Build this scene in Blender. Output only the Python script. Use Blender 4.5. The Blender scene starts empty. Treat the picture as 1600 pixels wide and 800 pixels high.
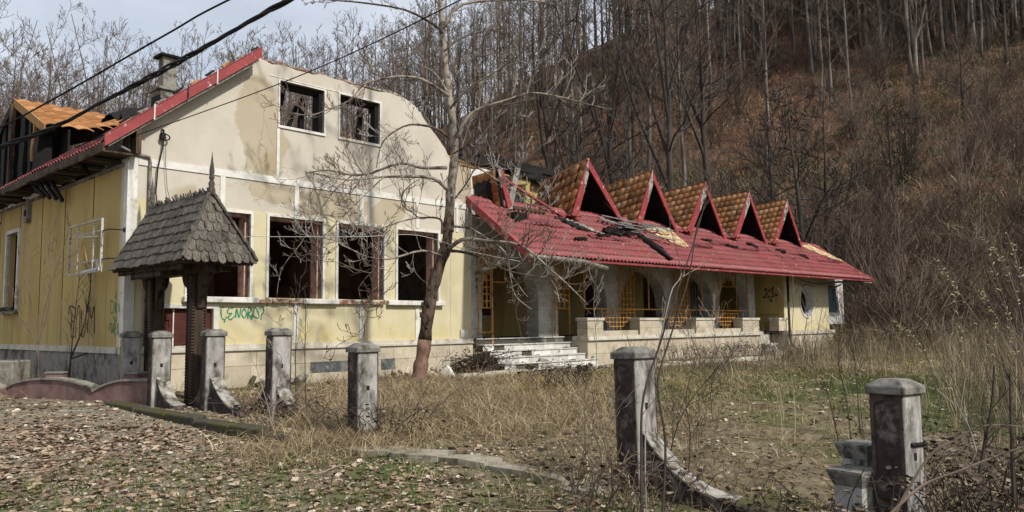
import bpy, bmesh, math, random
import numpy as np
from math import sin, cos, pi, radians, atan2, sqrt, hypot
from mathutils import Vector, Matrix
from mathutils.geometry import tessellate_polygon

SC = bpy.context.scene
COL = SC.collection
rnd = random.Random(7)
npr = np.random.RandomState(11)

# ------------------------------------------------------------ camera
cam = bpy.data.cameras.new('camera')
camo = bpy.data.objects.new('camera', cam); COL.objects.link(camo); SC.camera = camo
cam.lens = 27.57; cam.sensor_width = 36; cam.clip_end = 3000; cam.clip_start = 0.05
PIT, ROL = 0.08936, -0.01097
_F = Vector((0, cos(PIT), sin(PIT))); _U = Vector((0, -sin(PIT), cos(PIT))); _X = Vector((1, 0, 0))
_rx = _X*cos(ROL) + _U*sin(ROL); _ru = -_X*sin(ROL) + _U*cos(ROL)
camo.matrix_world = Matrix(((_rx.x, _ru.x, -_F.x, 0), (_rx.y, _ru.y, -_F.y, 0), (_rx.z, _ru.z, -_F.z, 1.6), (0, 0, 0, 1)))

# ------------------------------------------------------------ world, sun, exposure
SUN_DIR = Vector((0.74, -0.60, 0.86)).normalized()      # towards the sun
SUN_EL = math.asin(SUN_DIR.z); SUN_AZ = atan2(SUN_DIR.x, SUN_DIR.y)
world = bpy.data.worlds.new('World'); SC.world = world; world.use_nodes = True
wn = world.node_tree; wn.nodes.clear()
def wnode(t, **k):
    n = wn.nodes.new(t)
    for a, b in k.items(): setattr(n, a, b)
    return n
sky = wnode('ShaderNodeTexSky', sky_type='NISHITA', sun_disc=False, sun_elevation=SUN_EL, sun_rotation=SUN_AZ)
sky.air_density = 1.0; sky.dust_density = 2.0; sky.ozone_density = 1.0
tc = wnode('ShaderNodeTexCoord'); mp = wnode('ShaderNodeMapping'); mp.inputs['Scale'].default_value = (1, 1, 2.6)
nz = wnode('ShaderNodeTexNoise'); nz.inputs['Scale'].default_value = 2.2; nz.inputs['Detail'].default_value = 7; nz.inputs['Roughness'].default_value = .55
cr = wnode('ShaderNodeValToRGB'); cr.color_ramp.elements[0].position = .30; cr.color_ramp.elements[1].position = .68
cr.color_ramp.elements[0].color = (.45, .45, .45, 1); cr.color_ramp.elements[1].color = (.97, .97, .97, 1)
mx = wnode('ShaderNodeMixRGB'); mx.inputs[2].default_value = (9.3, 9.9, 10.9, 1)
bg = wnode('ShaderNodeBackground'); bg.inputs['Strength'].default_value = .10
wo = wnode('ShaderNodeOutputWorld')
wl = wn.links.new
wl(tc.outputs['Generated'], mp.inputs[0]); wl(mp.outputs[0], nz.inputs['Vector']); wl(nz.outputs['Fac'], cr.inputs[0])
wl(cr.outputs[0], mx.inputs[0]); wl(sky.outputs[0], mx.inputs[1]); wl(mx.outputs[0], bg.inputs[0]); wl(bg.outputs[0], wo.inputs[0])
sl = bpy.data.lights.new('sun', 'SUN'); sl.energy = 5.0; sl.angle = radians(3.0); sl.color = (1, .95, .86)
so = bpy.data.objects.new('sun', sl); COL.objects.link(so)
so.rotation_euler = (-SUN_DIR).to_track_quat('-Z', 'Y').to_euler()
SC.view_settings.view_transform = 'Standard'; SC.view_settings.look = 'None'; SC.view_settings.exposure = -0.08
SC.view_settings.gamma = 1.0

# ------------------------------------------------------------ materials
def hexc(h):
    h = h.lstrip('#'); v = [int(h[i:i+2], 16)/255 for i in (0, 2, 4)]
    return tuple(((c/12.92) if c <= .04045 else ((c+.055)/1.055)**2.4) for c in v) + (1,)
class NM:
    """small node-material builder working in world metres"""
    def __init__(s, name, rough=.85, metal=0):
        s.m = bpy.data.materials.new(name); s.m.use_nodes = True; s.t = s.m.node_tree
        s.b = s.t.nodes['Principled BSDF']; s.b.inputs['Roughness'].default_value = rough; s.b.inputs['Metallic'].default_value = metal
        s.b.inputs['Specular IOR Level'].default_value = .25
        s.geo = s.n('ShaderNodeNewGeometry'); s.pos = s.geo.outputs['Position']
    def n(s, t, **k):
        x = s.t.nodes.new(t)
        for a, b in k.items(): setattr(x, a, b)
        return x
    def l(s, a, b): s.t.links.new(a, b)
    def noise(s, scale, detail=5, rough=.6, stretch=(1, 1, 1), seed=0, vec=None, rot=(0, 0, 0)):
        mp = s.n('ShaderNodeMapping'); mp.inputs['Scale'].default_value = stretch; mp.inputs['Location'].default_value = (seed*7.3, seed*3.1, seed*1.7)
        mp.inputs['Rotation'].default_value = rot
        s.l(vec or s.pos, mp.inputs[0])
        x = s.n('ShaderNodeTexNoise'); x.inputs['Scale'].default_value = scale; x.inputs['Detail'].default_value = detail; x.inputs['Roughness'].default_value = rough
        s.l(mp.outputs[0], x.inputs['Vector']); return x.outputs['Fac']
    def ramp(s, fac, stops):
        r = s.n('ShaderNodeValToRGB'); e = r.color_ramp.elements
        while len(e) < len(stops): e.new(.5)
        for i, (p, c) in enumerate(stops):
            e[i].position = p; e[i].color = c if isinstance(c, tuple) else (c, c, c, 1)
        s.l(fac, r.inputs[0]); return r.outputs[0]
    def mix(s, fac, a, b, mode='MIX'):
        x = s.n('ShaderNodeMixRGB', blend_type=mode)
        for i, v in ((0, fac), (1, a), (2, b)):
            if isinstance(v, (tuple, int, float)): x.inputs[i].default_value = v
            else: s.l(v, x.inputs[i])
        return x.outputs[0]
    def math(s, op, a, b=0.0):
        x = s.n('ShaderNodeMath', operation=op)
        for i, v in ((0, a), (1, b)):
            if isinstance(v, (int, float)): x.inputs[i].default_value = v
            else: s.l(v, x.inputs[i])
        return x.outputs[0]
    def z(s):
        x = s.n('ShaderNodeSeparateXYZ'); s.l(s.pos, x.inputs[0]); return x.outputs[2]
    def rnd(s):
        return s.n('ShaderNodeObjectInfo').outputs['Random']
    def attr(s, nm):
        return s.n('ShaderNodeAttribute', attribute_name=nm).outputs['Fac']
    def col(s, c):
        if isinstance(c, tuple): s.b.inputs['Base Color'].default_value = c
        else: s.l(c, s.b.inputs['Base Color'])
    def bump(s, h, strength=.4, dist=.01):
        x = s.n('ShaderNodeBump'); x.inputs['Strength'].default_value = strength; x.inputs['Distance'].default_value = dist
        s.l(h, x.inputs['Height']); s.l(x.outputs[0], s.b.inputs['Normal'])
MAT = {}
def simple(name, c1, c2, scale=6, rough=.85, metal=0, stretch=(1, 1, 1), bump=.3, dist=.01, c3=None, s3=1.2, t3=(.5, .62), rand=0, detail=6, seed=0):
    k = NM(name, rough, metal)
    f = k.noise(scale, detail, .62, stretch, seed)
    c = k.ramp(f, [(.32, hexc(c1)), (.68, hexc(c2))])
    if c3:
        g = k.ramp(k.noise(s3, 6, .65, stretch, seed+3), [(t3[0], 0.0), (t3[1], 1.0)])
        c = k.mix(g, c, hexc(c3))
    if rand:
        v = k.math('ADD', k.math('MULTIPLY', k.rnd(), rand*2), 1-rand)
        c = k.mix(1.0, c, v, 'MULTIPLY')
    k.col(c)
    if bump: k.bump(k.noise(scale*3, 4, .6, stretch, seed+1), bump, dist)
    MAT[name] = k.m; return k.m

# painted facade: beige roughcast above, pale yellow between the windows, stronger yellow with damp mottling below the sills
k = NM('facade_paint', .92)
zz = k.z()
beige = k.ramp(k.noise(1.2, 6, .6), [(.3, hexc('#aea79a')), (.7, hexc('#bdb7aa'))])
stain = k.ramp(k.noise(.30, 3, .45, seed=2), [(.55, 0.0), (.565, .8)])
beige = k.mix(stain, beige, hexc('#9c8f76'))
def damp(bx, bz, rx, rz):
    wx, wy = BOX + bx*cos(BAX), BOY + bx*sin(BAX)
    m = k.n('ShaderNodeMapping'); m.vector_type = 'TEXTURE'; m.inputs['Location'].default_value = (wx, wy, bz); m.inputs['Rotation'].default_value = (0, 0, BAX); m.inputs['Scale'].default_value = (rx, 9, rz)
    k.l(k.pos, m.inputs[0]); ln = k.n('ShaderNodeVectorMath', operation='LENGTH'); k.l(m.outputs[0], ln.inputs[0])
    return k.ramp(k.math('ADD', ln.outputs['Value'], k.math('MULTIPLY', k.math('SUBTRACT', k.noise(1.1, 5, .55, seed=int(bx*3)), .5), 1.5)), [(.90, .62), (.99, 0.0)])
BOX, BOY, BAX = -7.4146, 15.0, radians(90)-.76043
for q in ((2.75, 6.0, .62, 1.35), (3.15, 4.62, .75, .24), (4.7, 4.55, .9, .42), (6.3, 4.5, .6, .45)): beige = k.mix(damp(*q), beige, hexc('#9b8d72'))
pale = k.ramp(k.noise(1.6, 5, .6, seed=4), [(.3, hexc('#b9b08e')), (.7, hexc('#c3bb9d'))])
yel = k.ramp(k.noise(2.6, 7, .7, seed=5), [(.40, hexc('#bdb392')), (.58, hexc('#b9a566')), (.75, hexc('#95864f'))])
lowz = k.math('ADD', zz, k.math('MULTIPLY', k.noise(2.0, 4, .6, seed=6), .9))
yfac = k.ramp(k.math('DIVIDE', k.math('SUBTRACT', lowz, 1.2), 1.6), [(.15, 1.0), (.62, 0.0)])
low = k.mix(yfac, pale, yel)
hi = k.math('GREATER_THAN', zz, 4.165)
c = k.mix(hi, low, beige)
soot = k.ramp(k.math('MULTIPLY', k.noise(1.5, 5, .7, (1, 1, .6), seed=8), k.ramp(k.math('DIVIDE', k.math('SUBTRACT', zz, 6.9), .9), [(0, 0.0), (1, 1.0)])), [(.42, 0.0), (.6, .55)])
c = k.mix(soot, c, hexc('#3a342c'))
drip = k.ramp(k.noise(3.2, 5, .7, (1, 1, .07), seed=12), [(.56, 0.0), (.70, .38)])
near_sill = k.ramp(k.math('ABSOLUTE', k.math('SUBTRACT', zz, 1.85)), [(.0, 1.0), (.5, .15)])
c = k.mix(k.math('MULTIPLY', drip, near_sill), c, hexc('#7d7560'))
crk = k.n('ShaderNodeTexVoronoi', feature='DISTANCE_TO_EDGE'); crk.inputs['Scale'].default_value = .55; dm = k.n('ShaderNodeMapping'); nv = k.n('ShaderNodeTexNoise'); nv.inputs['Scale'].default_value = 1.6; nv.inputs['Detail'].default_value = 6
k.l(k.pos, nv.inputs['Vector']); vv_ = k.n('ShaderNodeVectorMath', operation='ADD'); k.l(k.pos, vv_.inputs[0]); k.l(nv.outputs['Color'], vv_.inputs[1]); k.l(vv_.outputs[0], crk.inputs['Vector'])
ck = k.math('MULTIPLY', k.ramp(crk.outputs['Distance'], [(.0, 1.0), (.006, 0.0)]), k.ramp(k.noise(.5, 3, .5, seed=14), [(.5, 0.0), (.6, .55)]))
c = k.mix(ck, c, hexc('#4d463a'))
chip = k.ramp(k.noise(4.5, 6, .75, seed=15), [(.69, 0.0), (.71, .7)]); c = k.mix(chip, c, hexc('#8f8776'))
k.col(c); k.bump(k.noise(55, 3, .7), .55, .012); MAT['facade_paint'] = k.m
# side wall: ochre with vertical grime
k = NM('side_paint', .92)
c = k.ramp(k.noise(1.0, 6, .65, (1, 1, .35)), [(.3, hexc('#a38d56')), (.55, hexc('#b09b66')), (.75, hexc('#8f7c4b'))])
g = k.ramp(k.noise(2.2, 6, .7, (1, 1, .12), seed=3), [(.5, 0.0), (.72, .55)])
c = k.mix(g, c, hexc('#6a6149'))
k.col(c); k.bump(k.noise(40, 3), .3); MAT['side_paint'] = k.m
simple('white_trim', '#b9b7b0', '#d3d1cb', 5, c3='#7d796e', s3=3, t3=(.58, .72))
simple('stone_panel', '#a29885', '#b9af9c', 2.5, c3='#847a68', s3=1.6, t3=(.52, .7), rand=.1, bump=.15)
simple('stone_ledge', '#a8a294', '#c2bdb0', 4, c3='#6e6759', s3=2.5, t3=(.55, .7))
simple('step_marble', '#a9a7a1', '#c9c8c3', 3, rough=.6, c3='#6f6a60', s3=5, t3=(.56, .68), rand=.12, bump=.15)
simple('grout', '#3f3b34', '#58534a', 20)
simple('interior_plaster', '#86695f', '#a1857a', 1.5, c3='#54423b', s3=.8)
simple('pink_reveal', '#b99489', '#c7a497', 4, c3='#8a6a61', s3=6)
simple('grey_plaster', '#6f6b64', '#8a867e', 6, c3='#47443f', s3=3)
simple('red_brick', '#6e4a3c', '#86604f', 14, c3='#a39a8e', s3=8, t3=(.46, .58))
simple('hatch_brown', '#3d1f1a', '#512a22', 5)
simple('char_wood', '#0a0908', '#1b1816', 12, rough=.75, stretch=(1, 1, 1), bump=.9, dist=.03, c3='#34302c', s3=9, t3=(.62, .75))
simple('old_wood', '#3b2f26', '#5a4a3c', 9, stretch=(1, 1, .25), c3='#221b16', s3=6, bump=.6)
simple('grey_wood', '#55504a', '#8b867e', 14, stretch=(1, 1, .3), bump=.5, rand=.2)
simple('gate_post_wood', '#30271f', '#4c3e32', 7, stretch=(1, 1, .2), c3='#15100d', s3=5, bump=.8, dist=.02)
simple('shingle_wood', '#38342f', '#68625a', 30, stretch=(1, 1, .35), bump=.8, dist=.01, rand=.32, c3='#24211f', s3=12, t3=(.55, .7))
simple('pale_timber', '#8f6a3e', '#a8824f', 8, stretch=(1, 1, .4))
simple('post_side_shaded', '#3c332e', '#544a43', 9, c3='#2c2521', s3=5, bump=.6)  # brown post side, with the shade of that side darkened into the colour
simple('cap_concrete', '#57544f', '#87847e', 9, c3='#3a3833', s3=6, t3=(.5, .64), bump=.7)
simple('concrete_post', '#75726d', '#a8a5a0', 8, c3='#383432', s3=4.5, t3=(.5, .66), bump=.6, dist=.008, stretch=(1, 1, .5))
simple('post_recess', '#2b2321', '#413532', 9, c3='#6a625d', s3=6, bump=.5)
simple('panel_ochre', '#8c7d5c', '#a39470', 5, c3='#5b5344', s3=3)
simple('white_flaked', '#77736c', '#a5a19a', 9, c3='#403d31', s3=5, t3=(.46, .58), bump=.5)
simple('pink_plaster', '#644b48', '#826862', 3.5, c3='#4b4240', s3=2.5, t3=(.5, .68), bump=.4)
simple('coping', '#6a665e', '#8c887f', 9, c3='#43422f', s3=5, t3=(.5, .65), bump=.5)
simple('moss_stone', '#2f2b24', '#4f4a3f', 9, c3='#45421f', s3=3, t3=(.48, .62), bump=.8, dist=.02)
simple('slab_concrete', '#7b7567', '#9a9484', 6, c3='#5a5443', s3=3, bump=.5)
simple('red_sheet', '#813a3d', '#94484a', 2.2, rough=.55, c3='#b08a86', s3=5.5, t3=(.64, .74), bump=.12, rand=.07)
simple('red_trim', '#7c3234', '#8e4041', 3, rough=.5, c3='#c3aaa6', s3=6, t3=(.6, .68), bump=.1)
simple('torn_sheet', '#56262a', '#6f3236', 4, rough=.6, c3='#1b1513', s3=5, t3=(.5, .6))
simple('grey_sheet', '#5c5d5e', '#8c8d8e', 6, rough=.45, metal=.3)
simple('gutter_metal', '#6a6660', '#8f8b84', 5, rough=.5, metal=.3, c3='#4d4338', s3=5)
simple('pipe_brown', '#2f211c', '#453029', 6, rough=.6)
simple('insulation', '#8a7348', '#a68f62', 10, c3='#c5b9a8', s3=6, bump=.8)
simple('orange_steel', '#a37438', '#bb8b4a', 7, rough=.6, c3='#6b4526', s3=9, t3=(.52, .66))
simple('white_steel', '#a3a19b', '#c3c1bc', 9, rough=.6, c3='#6b5f52', s3=20)
simple('black_cable', '#0c0c0d', '#161617', 20, rough=.7)
simple('white_cord', '#9b9a97', '#b4b3b0', 20)
simple('bark_brown', '#3d322a', '#6a5a4c', 16, stretch=(1, 1, .35), c3='#1e1915', s3=11, t3=(.5, .62), bump=1, dist=.02)
simple('bark_painted', '#6a5146', '#86695c', 10, stretch=(1, 1, .4), c3='#554238', s3=7, bump=.8)
simple('bark_pale', '#6d6459', '#9a9184', 7, c3='#453c33', s3=5)
simple('twig_brown', '#4a3f36', '#6e6156', 3, bump=0)
simple('twig_grey', '#66605a', '#99928b', 3, bump=0)
simple('twig_dark', '#2b2521', '#453c35', 3, bump=0)
simple('bark_dark', '#26211e', '#4a423c', 1.5, stretch=(1, 1, .25), bump=0)
simple('twig_near', '#2f2925', '#4d443e', 2, bump=0)
simple('bark_forest', '#453f3a', '#837b72', 1.5, stretch=(1, 1, .25), bump=0, c3='#2f2a26', s3=.9, rand=.2)
simple('twig_forest', '#4c4037', '#6c5d51', .5, bump=0, rand=.2)
simple('blue_vent', '#3a3e40', '#5c6062', 9, c3='#7d7a72', s3=4)
simple('paint_green', '#1c6f5a', '#23805f', 5, bump=0)
simple('paint_black', '#15130f', '#221f1a', 5, bump=0)
simple('paint_blue', '#1f3f66', '#2b4f78', 5, bump=0)
simple('paint_purple', '#4a3165', '#553a70', 5, bump=0)
simple('paint_moss', '#232a12', '#2e3618', 5, bump=0)
simple('white_litter', '#a8a8a8', '#cfcfcf', 9)
def sheet_mat(name, c1, c2):
    k = NM(name, .5); co = k.n('ShaderNodeTexCoord').outputs['Object']; s = k.n('ShaderNodeSeparateXYZ'); k.l(co, s.inputs[0])
    c = k.ramp(k.noise(2.2, 6, .62), [(.32, hexc(c1)), (.68, hexc(c2))])
    v = k.math('ADD', k.math('MULTIPLY', k.rnd(), .14), .93); c = k.mix(1.0, c, v, 'MULTIPLY')
    lap_shade = k.math('ABSOLUTE', k.math('SUBTRACT', k.math('FRACT', k.math('DIVIDE', s.outputs[1], .35)), .5))
    lap_shade = k.ramp(lap_shade, [(.40, 0.0), (.47, 1.0)]); tr = k.ramp(k.math('ABSOLUTE', k.math('SUBTRACT', k.math('FRACT', k.math('DIVIDE', s.outputs[0], .18)), .5)), [(.0, 1.0), (.16, 0.0)])
    d = k.math('MULTIPLY', k.math('MAXIMUM', k.math('MULTIPLY', tr, .55), lap_shade), k.ramp(k.noise(3, 5, .7, seed=4), [(.25, .35), (.6, .9)]))  # shade of the steps and wave troughs painted in as dark lines
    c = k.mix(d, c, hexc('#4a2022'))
    c = k.mix(k.ramp(k.noise(5.5, 6, .65, seed=3), [(.62, 0.0), (.72, .8)]), c, hexc('#b59a96'))
    c = k.mix(k.ramp(k.noise(1.1, 6, .7, seed=9), [(.50, 0.0), (.68, .6)]), c, hexc('#6d4a42'))
    k.col(c); k.bump(k.noise(12, 4), .12); MAT[name] = k.m
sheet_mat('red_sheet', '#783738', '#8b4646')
# grey split-stone tiling of the arcade
k = NM('arcade_stone', .85)
br = k.n('ShaderNodeTexBrick'); br.inputs['Scale'].default_value = 1; br.inputs['Brick Width'].default_value = .22; br.inputs['Row Height'].default_value = .11
br.inputs['Mortar Size'].default_value = .008; br.inputs['Color1'].default_value = hexc('#aaa69e'); br.inputs['Color2'].default_value = hexc('#b8b4ab'); br.inputs['Mortar'].default_value = hexc('#a19d95')
sp = k.n('ShaderNodeSeparateXYZ'); k.l(k.pos, sp.inputs[0]); cb = k.n('ShaderNodeCombineXYZ')
k.l(k.math('ADD', sp.outputs[0], sp.outputs[1]), cb.inputs[0]); k.l(sp.outputs[2], cb.inputs[1]); k.l(cb.outputs[0], br.inputs['Vector'])
c = k.mix(k.ramp(k.noise(3, 5, .6), [(.4, 0.0), (.7, .5)]), br.outputs['Color'], hexc('#4f4b45'))
k.col(c); k.bump(k.noise(25, 3), .4); MAT['arcade_stone'] = k.m
# roof tiles: every tile its own shade
k = NM('clay_tile', .85)
c = k.ramp(k.rnd(), [(0, hexc('#684a32')), (.4, hexc('#8c5f39')), (.75, hexc('#a27047')), (1, hexc('#b08762'))])
c = k.mix(k.ramp(k.noise(6, 6, .7), [(.5, 0.0), (.7, .7)]), c, hexc('#4f4434'))
c = k.mix(k.ramp(k.noise(1.6, 4, .7, seed=3), [(.6, 0.0), (.68, .6)]), c, hexc('#a39a8c'))
k.col(c); k.bump(k.noise(40, 3), .3); MAT['clay_tile'] = k.m
k = NM('orange_tile', .8)
c = k.ramp(k.rnd(), [(0, hexc('#7d5431')), (.5, hexc('#94663e')), (1, hexc('#a87d52'))])
c = k.mix(k.ramp(k.noise(7, 6, .7), [(.5, 0.0), (.7, .6)]), c, hexc('#6f4a2c')); k.col(c); MAT['orange_tile'] = k.m
k = NM('window_glass', .15); k.col(hexc('#5f8288')); k.b.inputs['Alpha'].default_value = .75; MAT['window_glass'] = k.m
# tinted stuff: attribute 'tint' picks the colour of each blade or leaf
def tinted(name, stops, rough=.9, trans=.0):
    k = NM(name, rough); k.col(k.ramp(k.attr('tint'), [(p, hexc(c)) for p, c in stops])); MAT[name] = k.m
tinted('leaf_litter', [(0, '#382c23'), (.3, '#665241'), (.55, '#8a7662'), (.8, '#a89884'), (1, '#bdb2a3')])
tinted('dry_grass', [(0, '#4b3d2e'), (.35, '#76654e'), (.7, '#998869'), (1, '#b5a78b')])
tinted('green_grass', [(0, '#27331a'), (.5, '#3f5423'), (1, '#5f7434')])
tinted('brush', [(0, '#3f362f'), (.3, '#65574b'), (.5, '#866a58'), (.68, '#9a6f55'), (.82, '#a39681'), (.9, '#4f523a'), (1, '#666a4a')])
tinted('weed', [(0, '#3b322a'), (.4, '#66584a'), (.7, '#857762'), (.88, '#a3967a'), (1, '#6f7440')])
tinted('flowers', [(0, '#8f7a14'), (1, '#c9a91e')])
tinted('catkin', [(0, '#9a9468'), (1, '#b9b48f')])
tinted('dead_leaves', [(0, '#2c241d'), (.5, '#4f4032'), (1, '#85786a')])
# ground
k = NM('ground_soil', .95)
c = k.ramp(k.noise(3.5, 8, .7), [(.3, hexc('#4d4334')), (.5, hexc('#71664f')), (.72, hexc('#8f8570'))])
gr = k.ramp(k.noise(.55, 5, .65, seed=2), [(.5, 0.0), (.62, .85)])
c = k.mix(gr, c, k.ramp(k.noise(9, 5, .7, seed=3), [(.35, hexc('#39401f')), (.7, hexc('#646e3a'))]))
# bare gravel of the track close to the road
sx = k.n('ShaderNodeSeparateXYZ'); k.l(k.pos, sx.inputs[0])
tr = k.ramp(k.math('ADD', k.math('MULTIPLY', k.math('ADD', sx.outputs[0], k.math('MULTIPLY', sx.outputs[1], .55)), -.12), k.math('MULTIPLY', k.noise(.8, 4, .6, seed=5), .9)), [(.12, 0.0), (.32, .8)])
c = k.mix(tr, c, k.ramp(k.noise(14, 6, .8, seed=4), [(.3, hexc('#5d5548')), (.7, hexc('#9c917f'))]))
k.col(c); k.bump(k.noise(9, 8, .75), .9, .06); MAT['ground_soil'] = k.m
k = NM('hill_soil', .97)
c = k.ramp(k.noise(.22, 9, .72), [(.3, hexc('#55463a')), (.46, hexc('#745a48')), (.58, hexc('#8b6a53')), (.72, hexc('#9b8b70'))])
g = k.ramp(k.noise(.07, 6, .7, seed=4), [(.5, 0.0), (.64, .7)])
c = k.mix(g, c, k.ramp(k.noise(.9, 7, .7, seed=6), [(.35, hexc('#33362a')), (.65, hexc('#5d5b42'))]))
c = k.mix(k.ramp(k.noise(1.6, 8, .8, seed=7), [(.4, .5), (.55, 0.0)]), c, hexc('#2a231d'))
k.col(c); k.bump(k.noise(1.3, 8, .8), 1, .5); MAT['hill_soil'] = k.m

# ------------------------------------------------------------ mesh helpers
class MB:
    def __init__(s): s.v = []; s.f = []
    def add(s, vs, fs):
        o = len(s.v); s.v += [tuple(p) for p in vs]; s.f += [tuple(i+o for i in f) for f in fs]; return s
    def box(s, x0, x1, y0, y1, z0, z1, M=None):
        vs = [(x0, y0, z0), (x1, y0, z0), (x1, y1, z0), (x0, y1, z0), (x0, y0, z1), (x1, y0, z1), (x1, y1, z1), (x0, y1, z1)]
        if M: vs = [M @ Vector(p) for p in vs]
        return s.add(vs, [(3, 2, 1, 0), (4, 5, 6, 7), (0, 1, 5, 4), (1, 2, 6, 5), (2, 3, 7, 6), (3, 0, 4, 7)])
    def beam(s, a, b, w, h, jit=0):
        """rectangular bar from a to b"""
        a = Vector(a); b = Vector(b); d = (b-a).normalized()
        up = Vector((0, 0, 1)) if abs(d.z) < .95 else Vector((0, 1, 0))
        sd = d.cross(up).normalized(); up = sd.cross(d).normalized()
        vs = []
        n = 4 if jit else 1
        for i in range(n+1):
            p = a.lerp(b, i/n)
            for sx, sz in ((-1, -1), (1, -1), (1, 1), (-1, 1)):
                j = 1 + (rnd.uniform(-jit, jit) if jit else 0)
                vs.append(p + sd*(sx*w/2*j) + up*(sz*h/2*j))
        fs = [(0, 1, 2, 3), tuple(4*n+i for i in (3, 2, 1, 0))]
        for i in range(n):
            for q in range(4):
                a_, b_ = 4*i+q, 4*i+(q+1) % 4; fs.append((a_, a_+4, b_+4, b_))
        return s.add(vs, fs)
    def tube(s, pts, rad, n=6, cap=True):
        pts = [Vector(p) for p in pts]; m = len(pts)
        if not hasattr(rad, '__len__'): rad = [rad]*m
        vs = []; nrm = None
        for i, p in enumerate(pts):
            d = (pts[min(i+1, m-1)] - pts[max(i-1, 0)]); d = d.normalized() if d.length > 1e-9 else Vector((0, 0, 1))
            if nrm is None:
                nrm = d.cross(Vector((.3, .2, 1)) if abs(d.z) < .9 else Vector((1, .1, 0))).normalized()
            else:
                nrm = (nrm - d*nrm.dot(d)); nrm = nrm.normalized() if nrm.length > 1e-6 else d.orthogonal().normalized()
            bn = d.cross(nrm)
            for q in range(n):
                a = 2*pi*q/n; vs.append(p + (nrm*cos(a) + bn*sin(a))*rad[i])
        fs = []
        for i in range(m-1):
            for q in range(n):
                fs.append((i*n+q, i*n+(q+1) % n, (i+1)*n+(q+1) % n, (i+1)*n+q))
        if cap: fs += [tuple(range(n))[::-1], tuple((m-1)*n+q for q in range(n))]
        return s.add(vs, fs)
    def lathe(s, prof, n=12, c=(0, 0), squ=None):
        vs = []
        for r, z in prof:
            for q in range(n):
                a = 2*pi*q/n; vs.append((c[0]+r*cos(a), c[1]+r*sin(a), z))
        m = len(prof); fs = [(i*n+q, i*n+(q+1) % n, (i+1)*n+(q+1) % n, (i+1)*n+q) for i in range(m-1) for q in range(n)]
        fs += [tuple(range(n))[::-1], tuple((m-1)*n+q for q in range(n))]
        return s.add(vs, fs)
    def prism(s, poly, y0, y1, holes=(), fr=None):
        """polygon in (x,z) extruded from y0 to y1; fr maps (a,b,depth)->xyz"""
        fr = fr or (lambda a, b, t: (a, t, b))
        loops = [poly] + list(holes)
        tris = tessellate_polygon([[Vector((a, b, 0)) for a, b in L] for L in loops])
        flat = [p for L in loops for p in L]; n = len(flat)
        vs = [fr(a, b, y0) for a, b in flat] + [fr(a, b, y1) for a, b in flat]
        fs = [tuple(t) for t in tris] + [tuple(i+n for i in t)[::-1] for t in tris]
        o = 0
        for L in loops:
            m = len(L)
            for i in range(m):
                a, b = o+i, o+(i+1) % m; fs.append((a, b, b+n, a+n))
            o += m
        return s.add(vs, fs)
    def mesh(s, name, smooth=False, recalc=True):
        me = bpy.data.meshes.new(name); me.from_pydata([tuple(p) for p in s.v], [], s.f); me.validate()
        if recalc:
            bm = bmesh.new(); bm.from_mesh(me); bmesh.ops.recalc_face_normals(bm, faces=bm.faces); bm.to_mesh(me); bm.free()
        if smooth: me.polygons.foreach_set('use_smooth', [True]*len(me.polygons))
        me.update(); return me
    def obj(s, name, mat, parent=None, smooth=False, recalc=True, loc=None, **kw):
        return link(name, s.mesh(name, smooth, recalc), mat, parent, loc, **kw)
def link(name, me, mat, parent=None, loc=None, label=None, cat=None, group=None, kind=None, mw=None):
    if mat and not len(me.materials): me.materials.append(MAT[mat])
    o = bpy.data.objects.new(name, me); COL.objects.link(o)
    if parent: o.parent = parent
    if loc: o.location = loc
    if mw is not None: o.matrix_local = mw
    tag(o, label, cat, group, kind); return o
def tag(o, label=None, cat=None, group=None, kind=None):
    if label: o['label'] = label
    if cat: o['category'] = cat
    if group: o['group'] = group
    if kind: o['kind'] = kind
    return o
def empty(name, loc=(0, 0, 0), rz=0, label=None, cat=None, group=None, parent=None):
    o = bpy.data.objects.new(name, None); COL.objects.link(o); o.location = loc; o.rotation_euler = (0, 0, rz); o.empty_display_size = .2
    if parent: o.parent = parent
    return tag(o, label, cat, group)
def kids(o, tab):
    return tab.get(o.name, [])
def copy_tree(src, loc, rz=0, scale=None, label=None):
    """copy of a thing with its parts and sub-parts (mesh data shared)"""
    c = src.copy(); COL.objects.link(c); c.location = loc; c.rotation_euler = (0, 0, rz)
    if scale: c.scale = (scale, scale, scale)
    if label: c['label'] = label
    for ch in src.children:
        d = ch.copy(); COL.objects.link(d); d.parent = c
        for g in ch.children:
            e = g.copy(); COL.objects.link(e); e.parent = d
    return c
def bevel(me, w=.01, seg=1):
    bm = bmesh.new(); bm.from_mesh(me)
    bmesh.ops.bevel(bm, geom=[e for e in bm.edges if len(e.link_faces) == 2 and e.calc_face_angle(0) > .6], offset=w, segments=seg, affect='EDGES', profile=.6)
    bm.to_mesh(me); bm.free(); return me
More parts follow.
